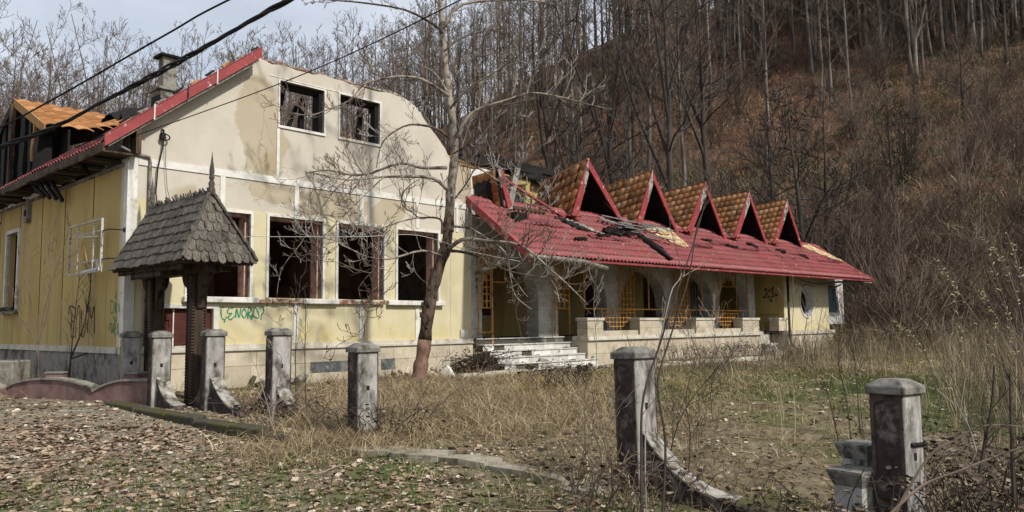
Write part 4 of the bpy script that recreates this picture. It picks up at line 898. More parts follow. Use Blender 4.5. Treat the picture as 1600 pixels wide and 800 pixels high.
# ---- the row of A-frame dormers
def aframe(xl, xr, xa, za, yb=1.6, zb_=None, cols=8, broken=False):
    yf = -.30; zf = (zro(xl, yf)+zro(xr, yf))/2+.02; zb_ = zb_ or za-.15
    d = empty('dormer', (0, 0, 0), 0, parent=B)
    A = Vector((xa, yf, za)); Ab = Vector((xa, yb, zb_)); Lf = Vector((xl, yf, zf)); Rf = Vector((xr, yf, zf))
    Lb = Lf+(Ab-A); Rb = Rf+(Ab-A); dn = Vector((0, 0, -.05))
    for P, nm in (((A, Ab, Lb, Lf), 'roof_deck'), ((A, Rf, Rb, Ab), 'roof_deck')):
        vs = list(P)+[p+dn for p in P]; MB().add(vs, [(0, 1, 2, 3), (7, 6, 5, 4), (0, 4, 5, 1), (1, 5, 6, 2), (2, 6, 7, 3), (3, 7, 4, 0)]).obj(nm, 'char_wood', d)
    MB().add([Lb+Vector((.1, -.3, -.3)), Rb+Vector((-.1, -.3, -.3)), Ab+Vector((0, -.3, -.1))], [(0, 1, 2)]).obj('charred_boarding', 'char_wood', d)
    for s, ft, nm in ((-1, Lf, 'verge_board'), (1, Rf, 'verge_board')):
        dd = (ft-A).normalized(); nrm_ = Vector((-dd.z*s, 0, dd.x*s)); w_ = .24 if s < 0 else .13
        if nrm_.z > 0: nrm_ = -nrm_
        a0 = A + nrm_*w_*1.1; P = [A+Vector((0, 0, .06)), ft-nrm_*.03+dd*.06, ft+nrm_*w_+dd*.0, A+Vector((0, 0, -w_*1.9))]
        vs = [p+Vector((.004*s, -.05, 0)) for p in P]+[p+Vector((.004*s, -.0, 0)) for p in P]
        o = MB().add(vs, [(0, 1, 2, 3), (7, 6, 5, 4), (0, 4, 5, 1), (1, 5, 6, 2), (2, 6, 7, 3), (3, 7, 4, 0)]).obj(nm, 'red_trim', d)
        if s < 0:
            t0, t1 = 0, .42; vs = [P[0].lerp(P[1], t0), P[0].lerp(P[1], t1*.5), P[3].lerp(P[2], t1), P[3].lerp(P[2], t0)]
            vs = [p+Vector((0, -.053, 0)) for p in vs]; MB().add(vs, [(0, 1, 2, 3)]).obj('flaked_paint', 'white_flaked', d)
    # outer edge of the right slope, red flashing along the bottom and the valley
    MB().beam(Lf+Vector((-.05, .02, .05)), Lb+Vector((-.25, .0, .1)), .22, .03, .1).obj('valley_flashing', 'red_trim', d)
    for q in range(3): MB().beam(Lf+Vector((-.5+.1*q, -.12*q, .02)), Lf+Vector((.1+.05*q, -.1-.06*q, .04)), .16, .04, .3).obj('crumpled_flashing', 'red_trim', d)
    MB().beam(A+Vector((0, -.05, .05)), Ab+Vector((0, 0, .05)), .10, .05, .1).obj('ridge_cap', 'clay_tile', d)
    # tiles on the left slope
    u = (Ab-A); ul = u.length; u.normalize(); vv = (Lf-A); vl = vv.length; vv.normalize()
    nn_ = u.cross(vv).normalized()
    if nn_.z < 0: nn_ = -nn_
    rows = max(3, int(round(vl/.33)))
    for r in range(rows):
        for c_ in range(cols):
            if broken and rnd.random() < .12: continue
            t = r/rows; p = A + vv*(r*vl/rows) + u*(.02+c_*(ul-.05)/cols)*(1) + nn_*.012
            M = Matrix.Translation(p) @ Matrix(((u.x, vv.x, nn_.x, 0), (u.y, vv.y, nn_.y, 0), (u.z, vv.z, nn_.z, 0), (0, 0, 0, 1))) @ Matrix.Diagonal(((ul-.05)/cols/.235, vl/rows/.34, 1.25, 1)) @ Matrix.Rotation(rnd.uniform(-.03, .03), 4, 'Z')
            link('roof_tile', TM, 'clay_tile', d, mw=M)
    for q in range(4):
        t = .25+.18*q; MB().beam(A.lerp(Rf, t)+Vector((-.12, .25, 0)), Ab.lerp(Rb, t)+Vector((-.12, -.25, 0)), .04, .05).obj('lath', 'char_wood', d)
    return d
aframe(13.15, 15.98, 14.02, 6.90, 1.75, 6.35)
aframe(16.67, 19.32, 17.72, 7.02, 1.7, 6.72)
aframe(19.95, 22.88, 21.44, 7.08, 1.6, 6.9, 7)
aframe(23.55, 26.52, 25.06, 7.14, 1.5, 7.05, 7)
aframe(27.18, 30.22, 28.75, 7.20, 1.5, 7.05, 7)
# first dormer, collapsed: narrow tiled left side, open frame, fallen plank
d = empty('collapsed_dormer', (0, 0, 0), 0, parent=B)
A = Vector((9.95, -.25, 6.06)); Ab = Vector((9.93, .75, 5.98)); Lf = Vector((10.10, -.30, 4.95)); 
Lb = Vector((9.72, .45, 5.32))
vs = [A, Ab, Lb, Lf]; MB().add(vs+[p+Vector((.05, 0, 0)) for p in vs], [(0, 1, 2, 3), (7, 6, 5, 4), (0, 4, 5, 1), (1, 5, 6, 2), (2, 6, 7, 3), (3, 7, 4, 0)]).obj('roof_deck', 'char_wood', d)
u = (Ab-A).normalized(); vv = (Lf-A).normalized(); nn_ = vv.cross(u).normalized(); nn_ = nn_ if nn_.x < 0 else -nn_
for r in range(4):
    for c_ in range(4):
        p = A + vv*(r*.27) + u*(.03+c_*.24) + nn_*.06
        link('roof_tile', TM, 'clay_tile', d, mw=Matrix.Translation(p) @ Matrix(((u.x, vv.x, nn_.x, 0), (u.y, vv.y, nn_.y, 0), (u.z, vv.z, nn_.z, 0), (0, 0, 0, 1))))
MB().beam(A+Vector((.05, -.03, .02)), (10.35, -.32, 5.0), .2, .05, .05).obj('verge_board', 'red_trim', d)
MB().beam(A+Vector((.02, -.045, .0)), (10.1, -.3, 5.55), .12, .03, .2).obj('flaked_paint', 'white_flaked', d)
MB().beam((10.8, .3, 5.95), (12.75, -.35, 4.93), .12, .06).obj('verge_board', 'red_trim', d)
MB().beam((11.7, .6, 6.45), (10.3, -.35, 4.92), .16, .05, .06).obj('fallen_plank', 'grey_wood', d)
MB().beam((10.1, .1, 6.15), (11.4, .6, 5.7), .10, .05, .1).obj('fallen_plank', 'old_wood', d)
MB().add([(10.15, .6, 5.75), (11.2, .6, 5.8), (12.9, .4, 4.95), (10.2, .4, 4.95)], [(0, 1, 2, 3)]).obj('charred_boarding', 'char_wood', d)
for q in range(7): MB().beam((10.5+.4*q, .45, 4.95), (10.7+.4*q, .6, 5.5+.05*q), .05, .05, .1).obj('charred_stud', 'char_wood', d)
MB().box(10.4, 11.9, -.35, -.30, 4.97, 5.05).obj('sill_board', 'old_wood', d)
# loose tiles and boards between dormers further back
for x in (20.6, 23.3):
    for q in range(4): bpart(MB().beam((x+.3*q, 1.7, 6.9+.1*q), (x+.8+.3*q, 2.4, 7.25+.05*q), .12, .05, .2), 'broken_board', rnd.choice(['pale_timber', 'grey_wood', 'char_wood']))
# ------------------------------------------------------------ concrete gate and fence posts
def make_post(seed, recess='post_recess', body='concrete_post', h=1.42):
    p = empty('fence_post', (0, 0, 0)); r = random.Random(seed)
    me = MB().box(-.142, .142, -.142, .142, -.3, h-.13).mesh('shaft'); bevel(me, .012, 1); link('shaft', me, body, p)
    c = .172
    me = MB().add([(-c, -c, h-.13), (c, -c, h-.13), (c, c, h-.13), (-c, c, h-.13), (-c, -c, h-.065), (c, -c, h-.065), (c, c, h-.065), (-c, c, h-.065), (-.09, -.09, h-.01), (.09, -.09, h-.01), (.09, .09, h-.01), (-.09, .09, h-.01)],
                  [(3, 2, 1, 0), (0, 1, 5, 4), (1, 2, 6, 5), (2, 3, 7, 6), (3, 0, 4, 7), (4, 5, 9, 8), (5, 6, 10, 9), (6, 7, 11, 10), (7, 4, 8, 11), (8, 9, 10, 11)]).mesh('cap'); bevel(me, .008, 1); link('cap', me, 'cap_concrete', p)
    # raised arch-headed frames on the two faces that look along the road and the yard
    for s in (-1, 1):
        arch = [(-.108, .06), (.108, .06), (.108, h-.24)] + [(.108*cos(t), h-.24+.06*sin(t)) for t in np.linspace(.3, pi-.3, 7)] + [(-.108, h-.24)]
        MB().prism(rect(-.135, .135, .03, h-.15), s*.142, s*.154, [arch]).obj('panel_frame', 'post_side_shaded' if recess == 'post_recess' else body, p)
        if recess == 'post_recess': MB().box(-.141, .141, min(s*.1425, s*.146), max(s*.1425, s*.146), h-.15, h-.131).box(-.141, -.135, min(s*.1425, s*.15), max(s*.1425, s*.15), -.2, h-.15).obj('shaded_edge', 'post_side_shaded', p)  # edge strips in the darkened side colour, extending the painted shade
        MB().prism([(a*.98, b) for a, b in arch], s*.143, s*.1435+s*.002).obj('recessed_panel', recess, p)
    MB().box(.14, .1445, -.022, .022, .80, .86).obj('socket', 'paint_black', p)
    return p
def wing(parent, s, L, h0, h1, white=True, th=.17, ang=0.0):
    N = 14; cv = []
    for i in range(N+1):
        u = i/N; cv.append((.13+u*(L-.13), h1+(h0-h1)*(1-u)**2.3))
    R_ = Matrix.Rotation(ang, 4, 'Z')
    poly = [(a*s, b) for a, b in cv] + [(L*s, -.35), (.13*s, -.35)]
    fr = lambda a, b, t: tuple(R_ @ Vector((a, t, b)))
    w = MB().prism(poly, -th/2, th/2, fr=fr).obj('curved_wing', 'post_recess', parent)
    top_ = [(a*s, b+.022+.006*sin(a*40)) for a, b in cv] + [(a*s, b+.001) for a, b in cv[::-1]]
    MB().prism(top_, -th/2-.02, th/2+.02, fr=fr).obj('coping', 'white_flaked' if white else 'coping', w)
    return w
PR = math.atan2(-.804, .595)
posts = [(-7.09, 14.60, 1.60, 'panel_ochre', 'back left gate post with ochre arched panel beside the broken leaning frame'),
         (-6.00, 13.40, 1.60, 'post_recess', 'grey concrete post joining the end of the low pink wall'),
         (-5.58, 14.20, 1.61, 'panel_ochre', 'ochre sided post half hidden behind another, right of the gate roof'),
         (-4.93, 12.95, 1.62, 'post_recess', 'grey post with a full white flaked curved wing right of the gate roof'),
         (-3.63, 12.20, 1.627, 'post_recess', 'grey post with a broken white wing stub, below the second ground floor window'),
         (-1.98, 10.45, 1.41, 'post_recess', 'grey concrete post with brown side standing alone left of the leaning tree'),
         (1.23, 7.90, 1.394, 'post_recess', 'tall near post with dark brown side and long white curved wing'),
         (3.17, 6.60, 1.14, 'post_recess', 'nearest concrete post with rounded cap in the lower right among brambles')]
P0 = []
for i, (x, y, zt, rc, lb) in enumerate(posts):
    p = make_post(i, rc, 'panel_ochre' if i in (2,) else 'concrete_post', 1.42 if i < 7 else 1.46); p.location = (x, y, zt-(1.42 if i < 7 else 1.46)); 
    p.rotation_euler = (rnd.uniform(-.012, .012), (-.025 if i == 6 else 0), PR + rnd.uniform(-.02, .02)); tag(p, lb, 'fence post', 'concrete fence and gate posts'); P0.append(p)
A_ = .20
wing(P0[1], 1, .80, .62, .20, True, ang=A_); wing(P0[3], -1, .62, .50, .16, False, ang=A_); wing(P0[3], 1, 1.05, .62, .17, True, ang=A_)
wing(P0[4], -1, .80, .58, .14, False, ang=A_); wing(P0[4], 1, .42, .50, .26, True, ang=A_); wing(P0[5], -1, .70, .50, .06, False, ang=A_-.1)
wing(P0[6], 1, 1.05, .58, .03, True, .19, ang=A_-.05); wing(P0[7], -1, .75, .40, .10, False, .2, ang=A_)
MB().add([(.13+.1*i*cos(A_), .1*i*sin(A_)-.13, .05) for i in range(3)], []) 
MB().tube([(.146, -.06, .93), (.155, -.04, .93), (.155, .16, .92)], .018, 5).obj('iron_strap', 'black_cable', P0[7])
MB().box(-.10, .147, .146, .16, .90, .94).obj('iron_strap', 'black_cable', P0[7])
# low walls between posts
def low_wall(a, b, h, th, label, mat='post_recess', n_=10, dz=(0, 0)):
    a = Vector(a); b = Vector(b); d_ = (b-a); L = d_.length; e = empty('low_wall', (a.x, a.y, 0), atan2(d_.y, d_.x), label, 'low wall')
    z0 = hzf(a.x, a.y); z1 = hzf(b.x, b.y); top_ = [(L*i/n_, z0+(z1-z0)*i/n_+h+rnd.uniform(-.02, .02)) for i in range(n_+1)]
    MB().prism(top_+[(L, z1-.3), (0, z0-.3)], -th/2, th/2).obj('wall_body', mat, e)
    MB().prism([(x, z+.035+rnd.uniform(-.006, .01)) for x, z in top_]+[(x, z-.002) for x, z in top_[::-1]], -th/2-.03, th/2+.03).obj('coping', 'moss_stone' if mat == 'post_recess' else 'coping', e)
    return e
low_wall((-4.25, 12.2), (-3.95, 12.5), .12, .2, 'short dark mossy wall piece between the two curved wings')
low_wall((1.95, 7.0), (2.95, 6.55), .12, .26, 'mossy broken base wall running from the near post to the lower right corner')
# stepped concrete blocks beside the nearest post
for (x, y, z, s, lb) in ((3.02, 6.95, -.22, .30, 'upper stepped concrete block just left of the nearest post'), (2.86, 6.72, -.22, .32, 'lower stepped concrete block with dark top left of the nearest post')):
    e = empty('concrete_block', (x, y, z), PR, lb, 'concrete block')
    hh = .78 if s < .31 else .60
    me = MB().box(-s*.38, s*.38, -s*.38, s*.38, -.1, hh-.129).mesh('shaft'); link('shaft', me, 'concrete_post', e)
    MB().add([(-s*.4, -s*.4, hh-.13), (s*.4, -s*.4, hh-.13), (s*.4, s*.4, hh-.13), (-s*.4, s*.4, hh-.13), (-s*.5, -s*.55, hh-.02), (s*.5, -s*.55, hh-.02), (s*.5, s*.55, hh-.02), (-s*.5, s*.55, hh-.02), (-s*.5, -s*.55, hh), (s*.5, -s*.55, hh), (s*.5, s*.55, hh), (-s*.5, s*.55, hh)],
             [(0, 1, 5, 4), (1, 2, 6, 5), (2, 3, 7, 6), (3, 0, 4, 7), (4, 5, 9, 8), (5, 6, 10, 9), (6, 7, 11, 10), (7, 4, 8, 11), (8, 9, 10, 11), (3, 2, 1, 0)]).obj('flared_cap', 'cap_concrete', e)
# pink scalloped wall
def pink(a, b, prof, label):
    a = Vector(a); b = Vector(b); d_ = b-a; L = d_.length; e = empty('pink_wall', (a.x, a.y, 0), atan2(d_.y, d_.x), label, 'low wall', 'low pink wall pieces')
    top_ = [(L*u, .33+z) for u, z in prof]
    MB().prism(top_+[(L, -.1), (0, -.1)], -.09, .09).obj('wall_body', 'pink_plaster', e)
    MB().prism([(x, z+.035) for x, z in top_]+[(x, z-.001) for x, z in top_[::-1]], -.12, .12).obj('coping', 'coping', e)
sc = []
for i in range(17): t = i/16; sc.append((t*.63, .22+.19*sin(pi*t)**.6 - .02*t))
for i in range(1, 12): t = i/11; sc.append((.63+.37*t, .20+.20*sin(pi*.5*min(1, t*1.6))**.8))
pink((-9.35, 14.75), (-6.18, 13.62), sc, 'low pink wall with grey scalloped coping left of the gate')
pink((-12.3, 15.4), (-9.55, 14.85), [(i/12, .36-.16*(max(0, i/12-.75)*4)**2) for i in range(13)], 'broken pink wall end at the left edge of the picture')
e = empty('pink_block', (-8.75, 15.15, .36), .1, 'pink block with an oval hole on the wall near the leaning frame', 'block')
MB().prism(rect(-.16, .16, 0, .44), -.08, .08, [[(.075*cos(t), .20+.09*sin(t)) for t in np.linspace(0, 2*pi, 16, endpoint=False)]]).obj('block_body', 'pink_plaster', e); MB().box(-.18, .18, -.1, .1, .44, .47).obj('coping', 'coping', e)
e = empty('pink_block', (-6.75, 14.15, .3), -.3, 'small solid pink block at the foot of the left timber gate post', 'block')
MB().box(-.15, .15, -.12, .12, 0, .53).obj('block_body', 'pink_plaster', e); MB().box(-.17, .17, -.14, .14, .53, .56).obj('coping', 'coping', e)
# broken leaning concrete frame
e = empty('leaning_slab', (-8.15, 16.0, .45), -.35, 'broken grey concrete frame leaning by the yellow side wall', 'rubble')
R1 = Matrix.Rotation(.12, 4, 'Y')
MB().prism([(-.42, -.1), (-.12, -.1), (-.02, .85), (-.3, .95)], -.06, .06).obj('slab', 'grey_wood', e)
for q in range(4): MB().prism([(-.40+.07*q, -.05), (-.385+.07*q, -.05), (-.28+.07*q, .90-.02*q), (-.295+.07*q, .9-.02*q)], -.075, -.061).obj('rib', 'grey_wood', e)
MB().beam((-.22, 0, .92), (.55, 0, .72), .12, .10, .05).obj('top_bar', 'grey_wood', e); MB().beam((.52, 0, .78), (.34, 0, -.05), .12, .09, .05).obj('side_bar', 'grey_wood', e)
MB().beam((-.1, .0, .05), (.4, 0, -.05), .1, .06, .05).obj('bottom_bar', 'old_wood', e)
e = MB().box(-.35, .35, -.3, .3, -.2, .62).obj('masonry_stub', 'coping', None); bevel(e.data, .03); e.location = (-10.35, 16.1, .4); tag(e, 'dark mossy masonry stub against the base of the yellow side wall', 'rubble')
# mossy kerb
kb = empty('kerb', (0, 0, 0), 0, 'long mossy raised kerb running from the gate down to the right', 'kerb')
KP = [(-6.9, 13.6, .30), (-6.0, 12.75, .29), (-5.2, 12.05, .27), (-4.5, 11.45, .25), (-3.8, 10.85, .22), (-3.2, 10.35, .2), (-2.75, 9.95, .16)]
for i in range(6):
    a = Vector(KP[i]); b = Vector(KP[i+1]); z = (a.z+b.z)/2+rnd.uniform(-.01, .02)
    a.z = b.z = 0
    q = a.lerp(b, .97); nn_ = Vector((b.y-a.y, -(b.x-a.x), 0)).normalized()
    me = MB().add([a-nn_*.10+Vector((0, 0, -.2)), a+nn_*.10+Vector((0, 0, -.2)), q+nn_*.10+Vector((0, 0, -.2)), q-nn_*.10+Vector((0, 0, -.2)), a-nn_*.10+Vector((0, 0, z+.10)), a+nn_*.10+Vector((0, 0, z+.08)), q+nn_*.10+Vector((0, 0, z+.07)), q-nn_*.10+Vector((0, 0, z+.10))], [(3, 2, 1, 0), (4, 5, 6, 7), (0, 1, 5, 4), (1, 2, 6, 5), (2, 3, 7, 6), (3, 0, 4, 7)]).mesh('kerb_stone'); bevel(me, .025, 2); link('kerb_stone', me, 'moss_stone', kb)
e = MB().box(-.42, .42, -.1, .1, 0, .10).obj('timber_offcut', 'coping', None); bevel(e.data, .02); e.location = (-6.95, 12.95, .22); e.rotation_euler = (0, .03, .05); tag(e, 'pale stone block lying on leaves before the pink wall', 'stone block')
# broken concrete path
pt = empty('path', (0, 0, 0), 0); pt['kind'] = 'structure'
SP = [(-1.95, 9.85), (-1.35, 9.55), (-.75, 9.25), (-.2, 8.85), (.25, 8.45), (.6, 8.1), (.95, 7.75)]
for i in range(6):
    a = Vector((*SP[i], 0)); b = Vector((*SP[i+1], 0)).lerp(a, .04); nn_ = Vector((b.y-a.y, -(b.x-a.x), 0)).normalized(); w_ = rnd.uniform(.18, .34)
    P = [a-nn_*w_*.6, a+nn_*w_*.9, a.lerp(b, .5)+nn_*w_*1.05, b+nn_*w_*.8, b-nn_*w_*.7, a.lerp(b, .5)-nn_*w_*.55]
    zt = max(hzf(p.x, p.y) for p in P)+.03; tl = rnd.uniform(-.01, .02)
    vs = [Vector((p.x, p.y, zt+tl*(j % 3))) for j, p in enumerate(P)] + [Vector((p.x, p.y, zt-.2)) for p in P]
    MB().add(vs, [tuple(range(6)), tuple(range(11, 5, -1))]+[(j, j+6, (j+1) % 6+6, (j+1) % 6) for j in range(6)]).obj('path_slab', 'slab_concrete', pt)
# low stone edging in front of the house
for n_, (x0, x1, yy, lb) in enumerate(((6.9, 8.9, -1.9, 'white stone edging lying behind the leaning tree'), (12.6, 21.5, -3.0, 'line of pale stone edging half buried before the terrace'))):
    e = empty('stone_edging', BO, BA, lb, 'edging'); x = x0
    while x < x1:
        b = min(x+rnd.uniform(.6, 1.0), x1); wz = bw(x, yy); z = hzf(wz.x, wz.y)
        me = MB().box(x, b-.03, yy-.08, yy+.08, z-.1, z+rnd.uniform(.08, .14)).mesh('edging_stone'); link('edging_stone', me, 'stone_ledge', e); x = b
# ------------------------------------------------------------ shingled gate roof
GR = empty('shingled_gate', BO, BA, 'dark wooden gate with steep shingled roof and two carved finials beside the house corner', 'gate')
xa, xb, ya, yb_ = -.38, .90, -3.38, -.28; ze, zrg = 2.74, 3.95; xm = .26; r0_, r1_ = -2.95, -.52
def gp(mb, n, m, **k): return mb.obj(n, m, GR, **k)
rv = [(xa, ya, ze), (xb, ya, ze), (xb, yb_, ze), (xa, yb_, ze), (xm, r0_, zrg), (xm, r1_, zrg)]
rf = gp(MB().add([(p[0], p[1], p[2]-.03) for p in rv], [(0, 1, 4), (1, 2, 5, 4), (2, 3, 5), (3, 0, 4, 5), (3, 2, 1, 0)]), 'roof', 'old_wood')
def shingle(w_, l_, round_=True, th=.014):
    if round_: pr = [(-w_/2, 0), (w_/2, 0), (w_/2, l_*.78), (w_*.33, l_*.93), (0, l_), (-w_*.33, l_*.93), (-w_/2, l_*.78)]
    else: pr = [(-w_/2, 0), (w_/2, 0), (w_/2, l_*.9), (w_*.1, l_), (-w_/2, l_*.93)]
    mb = MB(); n_ = len(pr); mb.add([(a, b, th*.6+.022*b/l_) for a, b in pr]+[(a, b, .022*b/l_-th*.4) for a, b in pr], [tuple(range(n_)), tuple(range(2*n_-1, n_-1, -1))]+[(i, i+n_, (i+1) % n_+n_, (i+1) % n_) for i in range(n_)])
    return mb.mesh('shingle')
SH1 = shingle(.128, .25, True); SH2 = shingle(.132, .25, False)
def cover(P0_, P1_, A0, A1, me, w_, rows, mat='shingle_wood', ov=.06):
    """shingles on a face: eave P0_->P1_, ridge A0->A1"""
    P0_, P1_, A0, A1 = map(Vector, (P0_, P1_, A0, A1)); nrm_ = (P1_-P0_).cross(A0-P0_).normalized()
    if nrm_.z < 0: nrm_ = -nrm_
    for r in range(rows):
        t = (r+.95)/rows if r else .93/rows
        t = min(1, (r+1.12)/rows-.10/rows)
        L0 = P0_.lerp(A0, min(t, 1)); L1 = P1_.lerp(A1, min(t, 1)); tb = max(0, (r)/rows); B0 = P0_.lerp(A0, tb); B1 = P1_.lerp(A1, tb)
        ln = ((B1-B0).length+(L1-L0).length)/2; n_ = max(1, int(round(ln/w_))); u = (P1_-P0_).normalized()
        for i in range(n_):
            f = (i+.5+(.0 if r % 2 else .0))/n_; bt = B0.lerp(B1, f); tp = L0.lerp(L1, f); d_ = (bt-tp).normalized(); d_ = (d_ - u*d_.dot(u)*.75).normalized(); xx = d_.cross(nrm_).normalized()
            org = bt - d_*.19 + nrm_*(.004+.003*(i % 2)) + d_*rnd.uniform(-.02, .02)
            M = Matrix.Translation(org) @ Matrix(((xx.x, d_.x, nrm_.x, 0), (xx.y, d_.y, nrm_.y, 0), (xx.z, d_.z, nrm_.z, 0), (0, 0, 0, 1))) @ Matrix.Rotation(rnd.uniform(-.03, .03), 4, 'Z')
            link('shingle', me, mat, rf, mw=M)
cover(rv[0], rv[1], rv[4], rv[4], SH1, .125, 7)
cover(rv[3], rv[0], rv[5], rv[4], SH2, .135, 7)
mbf = MB()   # shingles of the two far faces, hidden from the road
for P, Q_, A0, A1 in ((rv[1], rv[2], rv[4], rv[5]), (rv[2], rv[3], rv[5], rv[5])):
    for r in range(7):
        B0 = Vector(P).lerp(Vector(A0), r/7); B1 = Vector(Q_).lerp(Vector(A1), r/7); T0 = Vector(P).lerp(Vector(A0), (r+1)/7); T1 = Vector(Q_).lerp(Vector(A1), (r+1)/7)
        nrm_ = (B1-B0).cross(T0-B0); nrm_ = nrm_.normalized() if nrm_.length > 1e-6 else Vector((0, 0, 1)); nrm_ = nrm_ if nrm_.z > 0 else -nrm_
        mbf.add([B0+nrm_*.03, B1+nrm_*.03, T1+nrm_*.01, T0+nrm_*.01, B0-nrm_*.0, B1-nrm_*.0], [(0, 1, 2, 3), (0, 4, 5, 1)])
o = mbf.obj('far_shingles', 'shingle_wood', rf); o['kind'] = 'stuff'
for a, b in ((rv[1], rv[4]), (rv[0], rv[4])):
    a = Vector(a); b = Vector(b); wide = .13 if a.x > 0 else .05
    for i in range(8): q0 = a.lerp(b, i/8); q1 = a.lerp(b, (i+1.15)/8); MB().beam(q0+Vector((0, -.01, .03)), q1+Vector((0, -.01, .05)), wide, .03, .12).obj('hip_shingle', 'shingle_wood', rf)
for i in range(44):
    y = r0_+.05+i*(r1_-r0_-.1)/43; MB().beam((xm+rnd.uniform(-.03, .03), y, zrg-.06), (xm-.05+rnd.uniform(-.05, .05), y+rnd.uniform(-.04, .04), zrg+rnd.uniform(.02, .085)), .010, .035, .2).obj('ridge_shingle', 'shingle_wood', rf)
def finial(x, y, z, s):
    pr = [(.075, -.12), (.07, .0), (.05, .05), (.06, .1), (.055, .13), (.035, .17), (.05, .21), (.052, .24), (.03, .27), (.045, .30), (.048, .36), (.03, .48), (.012, .62), (.003, .72)]
    gp(MB().lathe([(r*s, z+h*s) for r, h in pr], 10, (x, y)), 'finial', 'shingle_wood', smooth=True)
finial(xm, r0_-.02, zrg+.02, .9); finial(xm, r1_+.02, zrg-.0, .8)
# posts with carved rope edges, carved brackets, beams and toothed fascia
for y in (-2.52, -.77):
    zb = .25; me = MB().box(xm-.11, xm+.11, y-.12, y+.12, zb-.3, 2.55).mesh('post'); bevel(me, .03, 1); p = link('post', me, 'gate_post_wood', GR)
    for sx in (-1, 1):
        for sy in (-1, 1):
            pts = []; 
            mbp = MB()
            for i in range(44): z = zb+.05+i*.052; mbp.beam((xm+sx*.10-.014, y+sy*.11-.014, z), (xm+sx*.10+.014, y+sy*.11+.014, z+.045), .04, .04)
            mbp.obj('carved_rope', 'gate_post_wood', p)
    for s in (-1, 1):
        if (y < -2 and s < 0): pass
        pr = [(0.14, 1.95), (.17, 1.98), (.19, 2.12), (.25, 2.2), (.28, 2.32), (.40, 2.38), (.46, 2.48), (.48, 2.56), (0.14, 2.56)]
        MB().prism([(y+s*a, b) for a, b in pr], xm-.06, xm+.06, fr=lambda a, b, t: (t, a, b)).obj('carved_bracket', 'gate_post_wood', p)
gp(MB().box(xm-.13, xm+.13, -3.15, -.35, 2.56, 2.74), 'beam', 'gate_post_wood')
for y in (-2.52, -.77): gp(MB().box(xa+.08, xb-.08, y-.1, y+.1, 2.62, 2.735), 'cross_beam', 'gate_post_wood')
def teeth(a, b, z0, z1, n_, name='toothed_fascia'):
    a = Vector(a); b = Vector(b); d_ = b-a; pr = [(0, z1)]; L = d_.length; d_.normalize()
    for i in range(n_): pr += [(L*i/n_, z0+.035), (L*(i+.5)/n_, z0), (L*(i+1)/n_-.001, z0+.035)]
    pr += [(L, z1)]; nn_ = Vector((-d_.y, d_.x, 0))
    gp(MB().prism(pr, 0, .02, fr=lambda q, z, t: tuple(a+d_*q+nn_*t+Vector((0, 0, z)))), name, 'gate_post_wood')
teeth((xa+.04, ya+.05, 0), (xb-.04, ya+.05, 0), 2.66, 2.735, 22); teeth((xa+.05, ya+.04, 0), (xa+.05, yb_-.04, 0), 2.66, 2.735, 52)
teeth((xa+.12, -2.3, 0), (xa+.12, -1.0, 0), 2.50, 2.66, 20)
gp(MB().box(xa+.1, xa+.14, -3.1, -.4, 2.60, 2.70), 'carved_frieze', 'gate_post_wood')
for i in range(16): gp(MB().beam((xa+.09, -2.5+i*.12, 2.60), (xa+.09, -2.44+i*.12, 2.69), .02, .04).beam((xa+.09, -2.38+i*.12, 2.60), (xa+.09, -2.44+i*.12, 2.69), .02, .04), 'carving', 'gate_post_wood')

# ------------------------------------------------------------ overhead cables
def cable(P, r, label, n_=40, twist=False, mat='black_cable'):
    P = [Vector(p) for p in P]; Q = []
    for i in range(len(P)-1):
        for t in range(8):
            p0 = P[max(i-1, 0)]; p1 = P[i]; p2 = P[i+1]; p3 = P[min(i+2, len(P)-1)]; u = t/8
            Q.append(.5*((2*p1)+(p2-p0)*u+(2*p0-5*p1+4*p2-p3)*u*u+(3*p1-p0-3*p2+p3)*u**3))
    Q.append(P[-1]); e = empty('overhead_cable', (0, 0, 0), 0, label, 'cable')
    if twist:
        D_ = []; 
        QQ = [Q[i].lerp(Q[i+1], t/6) for i in range(len(Q)-1) for t in range(6)]
        for s in range(3):
            pts = []; L = 0
            for i, q in enumerate(QQ):
                if i: L += (q-QQ[i-1]).length
                a = L*5.2+s*2.094; pts.append(q+Vector((.0, cos(a), sin(a)))*r*(.75+.35*sin(L*2.1)))
            MB().tube(pts, r*.62, 6).obj('strand', mat, e, True)
    else: MB().tube(Q, r, 6).obj('strand', mat, e, True)
cable([(-9.5, 10.3, 3.25), (-6.3, 9.5, 3.87), (-5.24, 9, 4.03), (-4.64, 8.6, 4.12), (-3.27, 7.5, 4.215), (-2.13, 6.4, 4.215), (-1.75, 6, 4.19), (0, 4.4, 4.2), (2, 2.6, 4.3)], .020, 'thick twisted black cable crossing the upper left sky and gable', twist=True)
cable([(-10, 10.6, 2.9), (-5.97, 9, 3.98), (-3.67, 8, 4.66), (-2.75, 7.5, 4.86), (0, 6.2, 5.4), (3, 4.6, 6.0)], .011, 'thin black cable above the twisted one, crossing the sky at upper left')
cable([(-7.36, 14.93, 5.33), (-3.38, 12, 5.52), (-.57, 9, 5.47), (1.5, 6.5, 5.5)], .009, 'thin wire running from the house corner up past the gable windows')
cable([(-5.9, 15.3, 3.42), (-3.2, 15.6, 3.42), (-2.0, 16.6, 3.55), (-.9, 17.2, 3.25), (.2, 17.6, 3.05)], .006, 'thin white cord sagging across the ground floor windows to the tree', mat='white_cord')

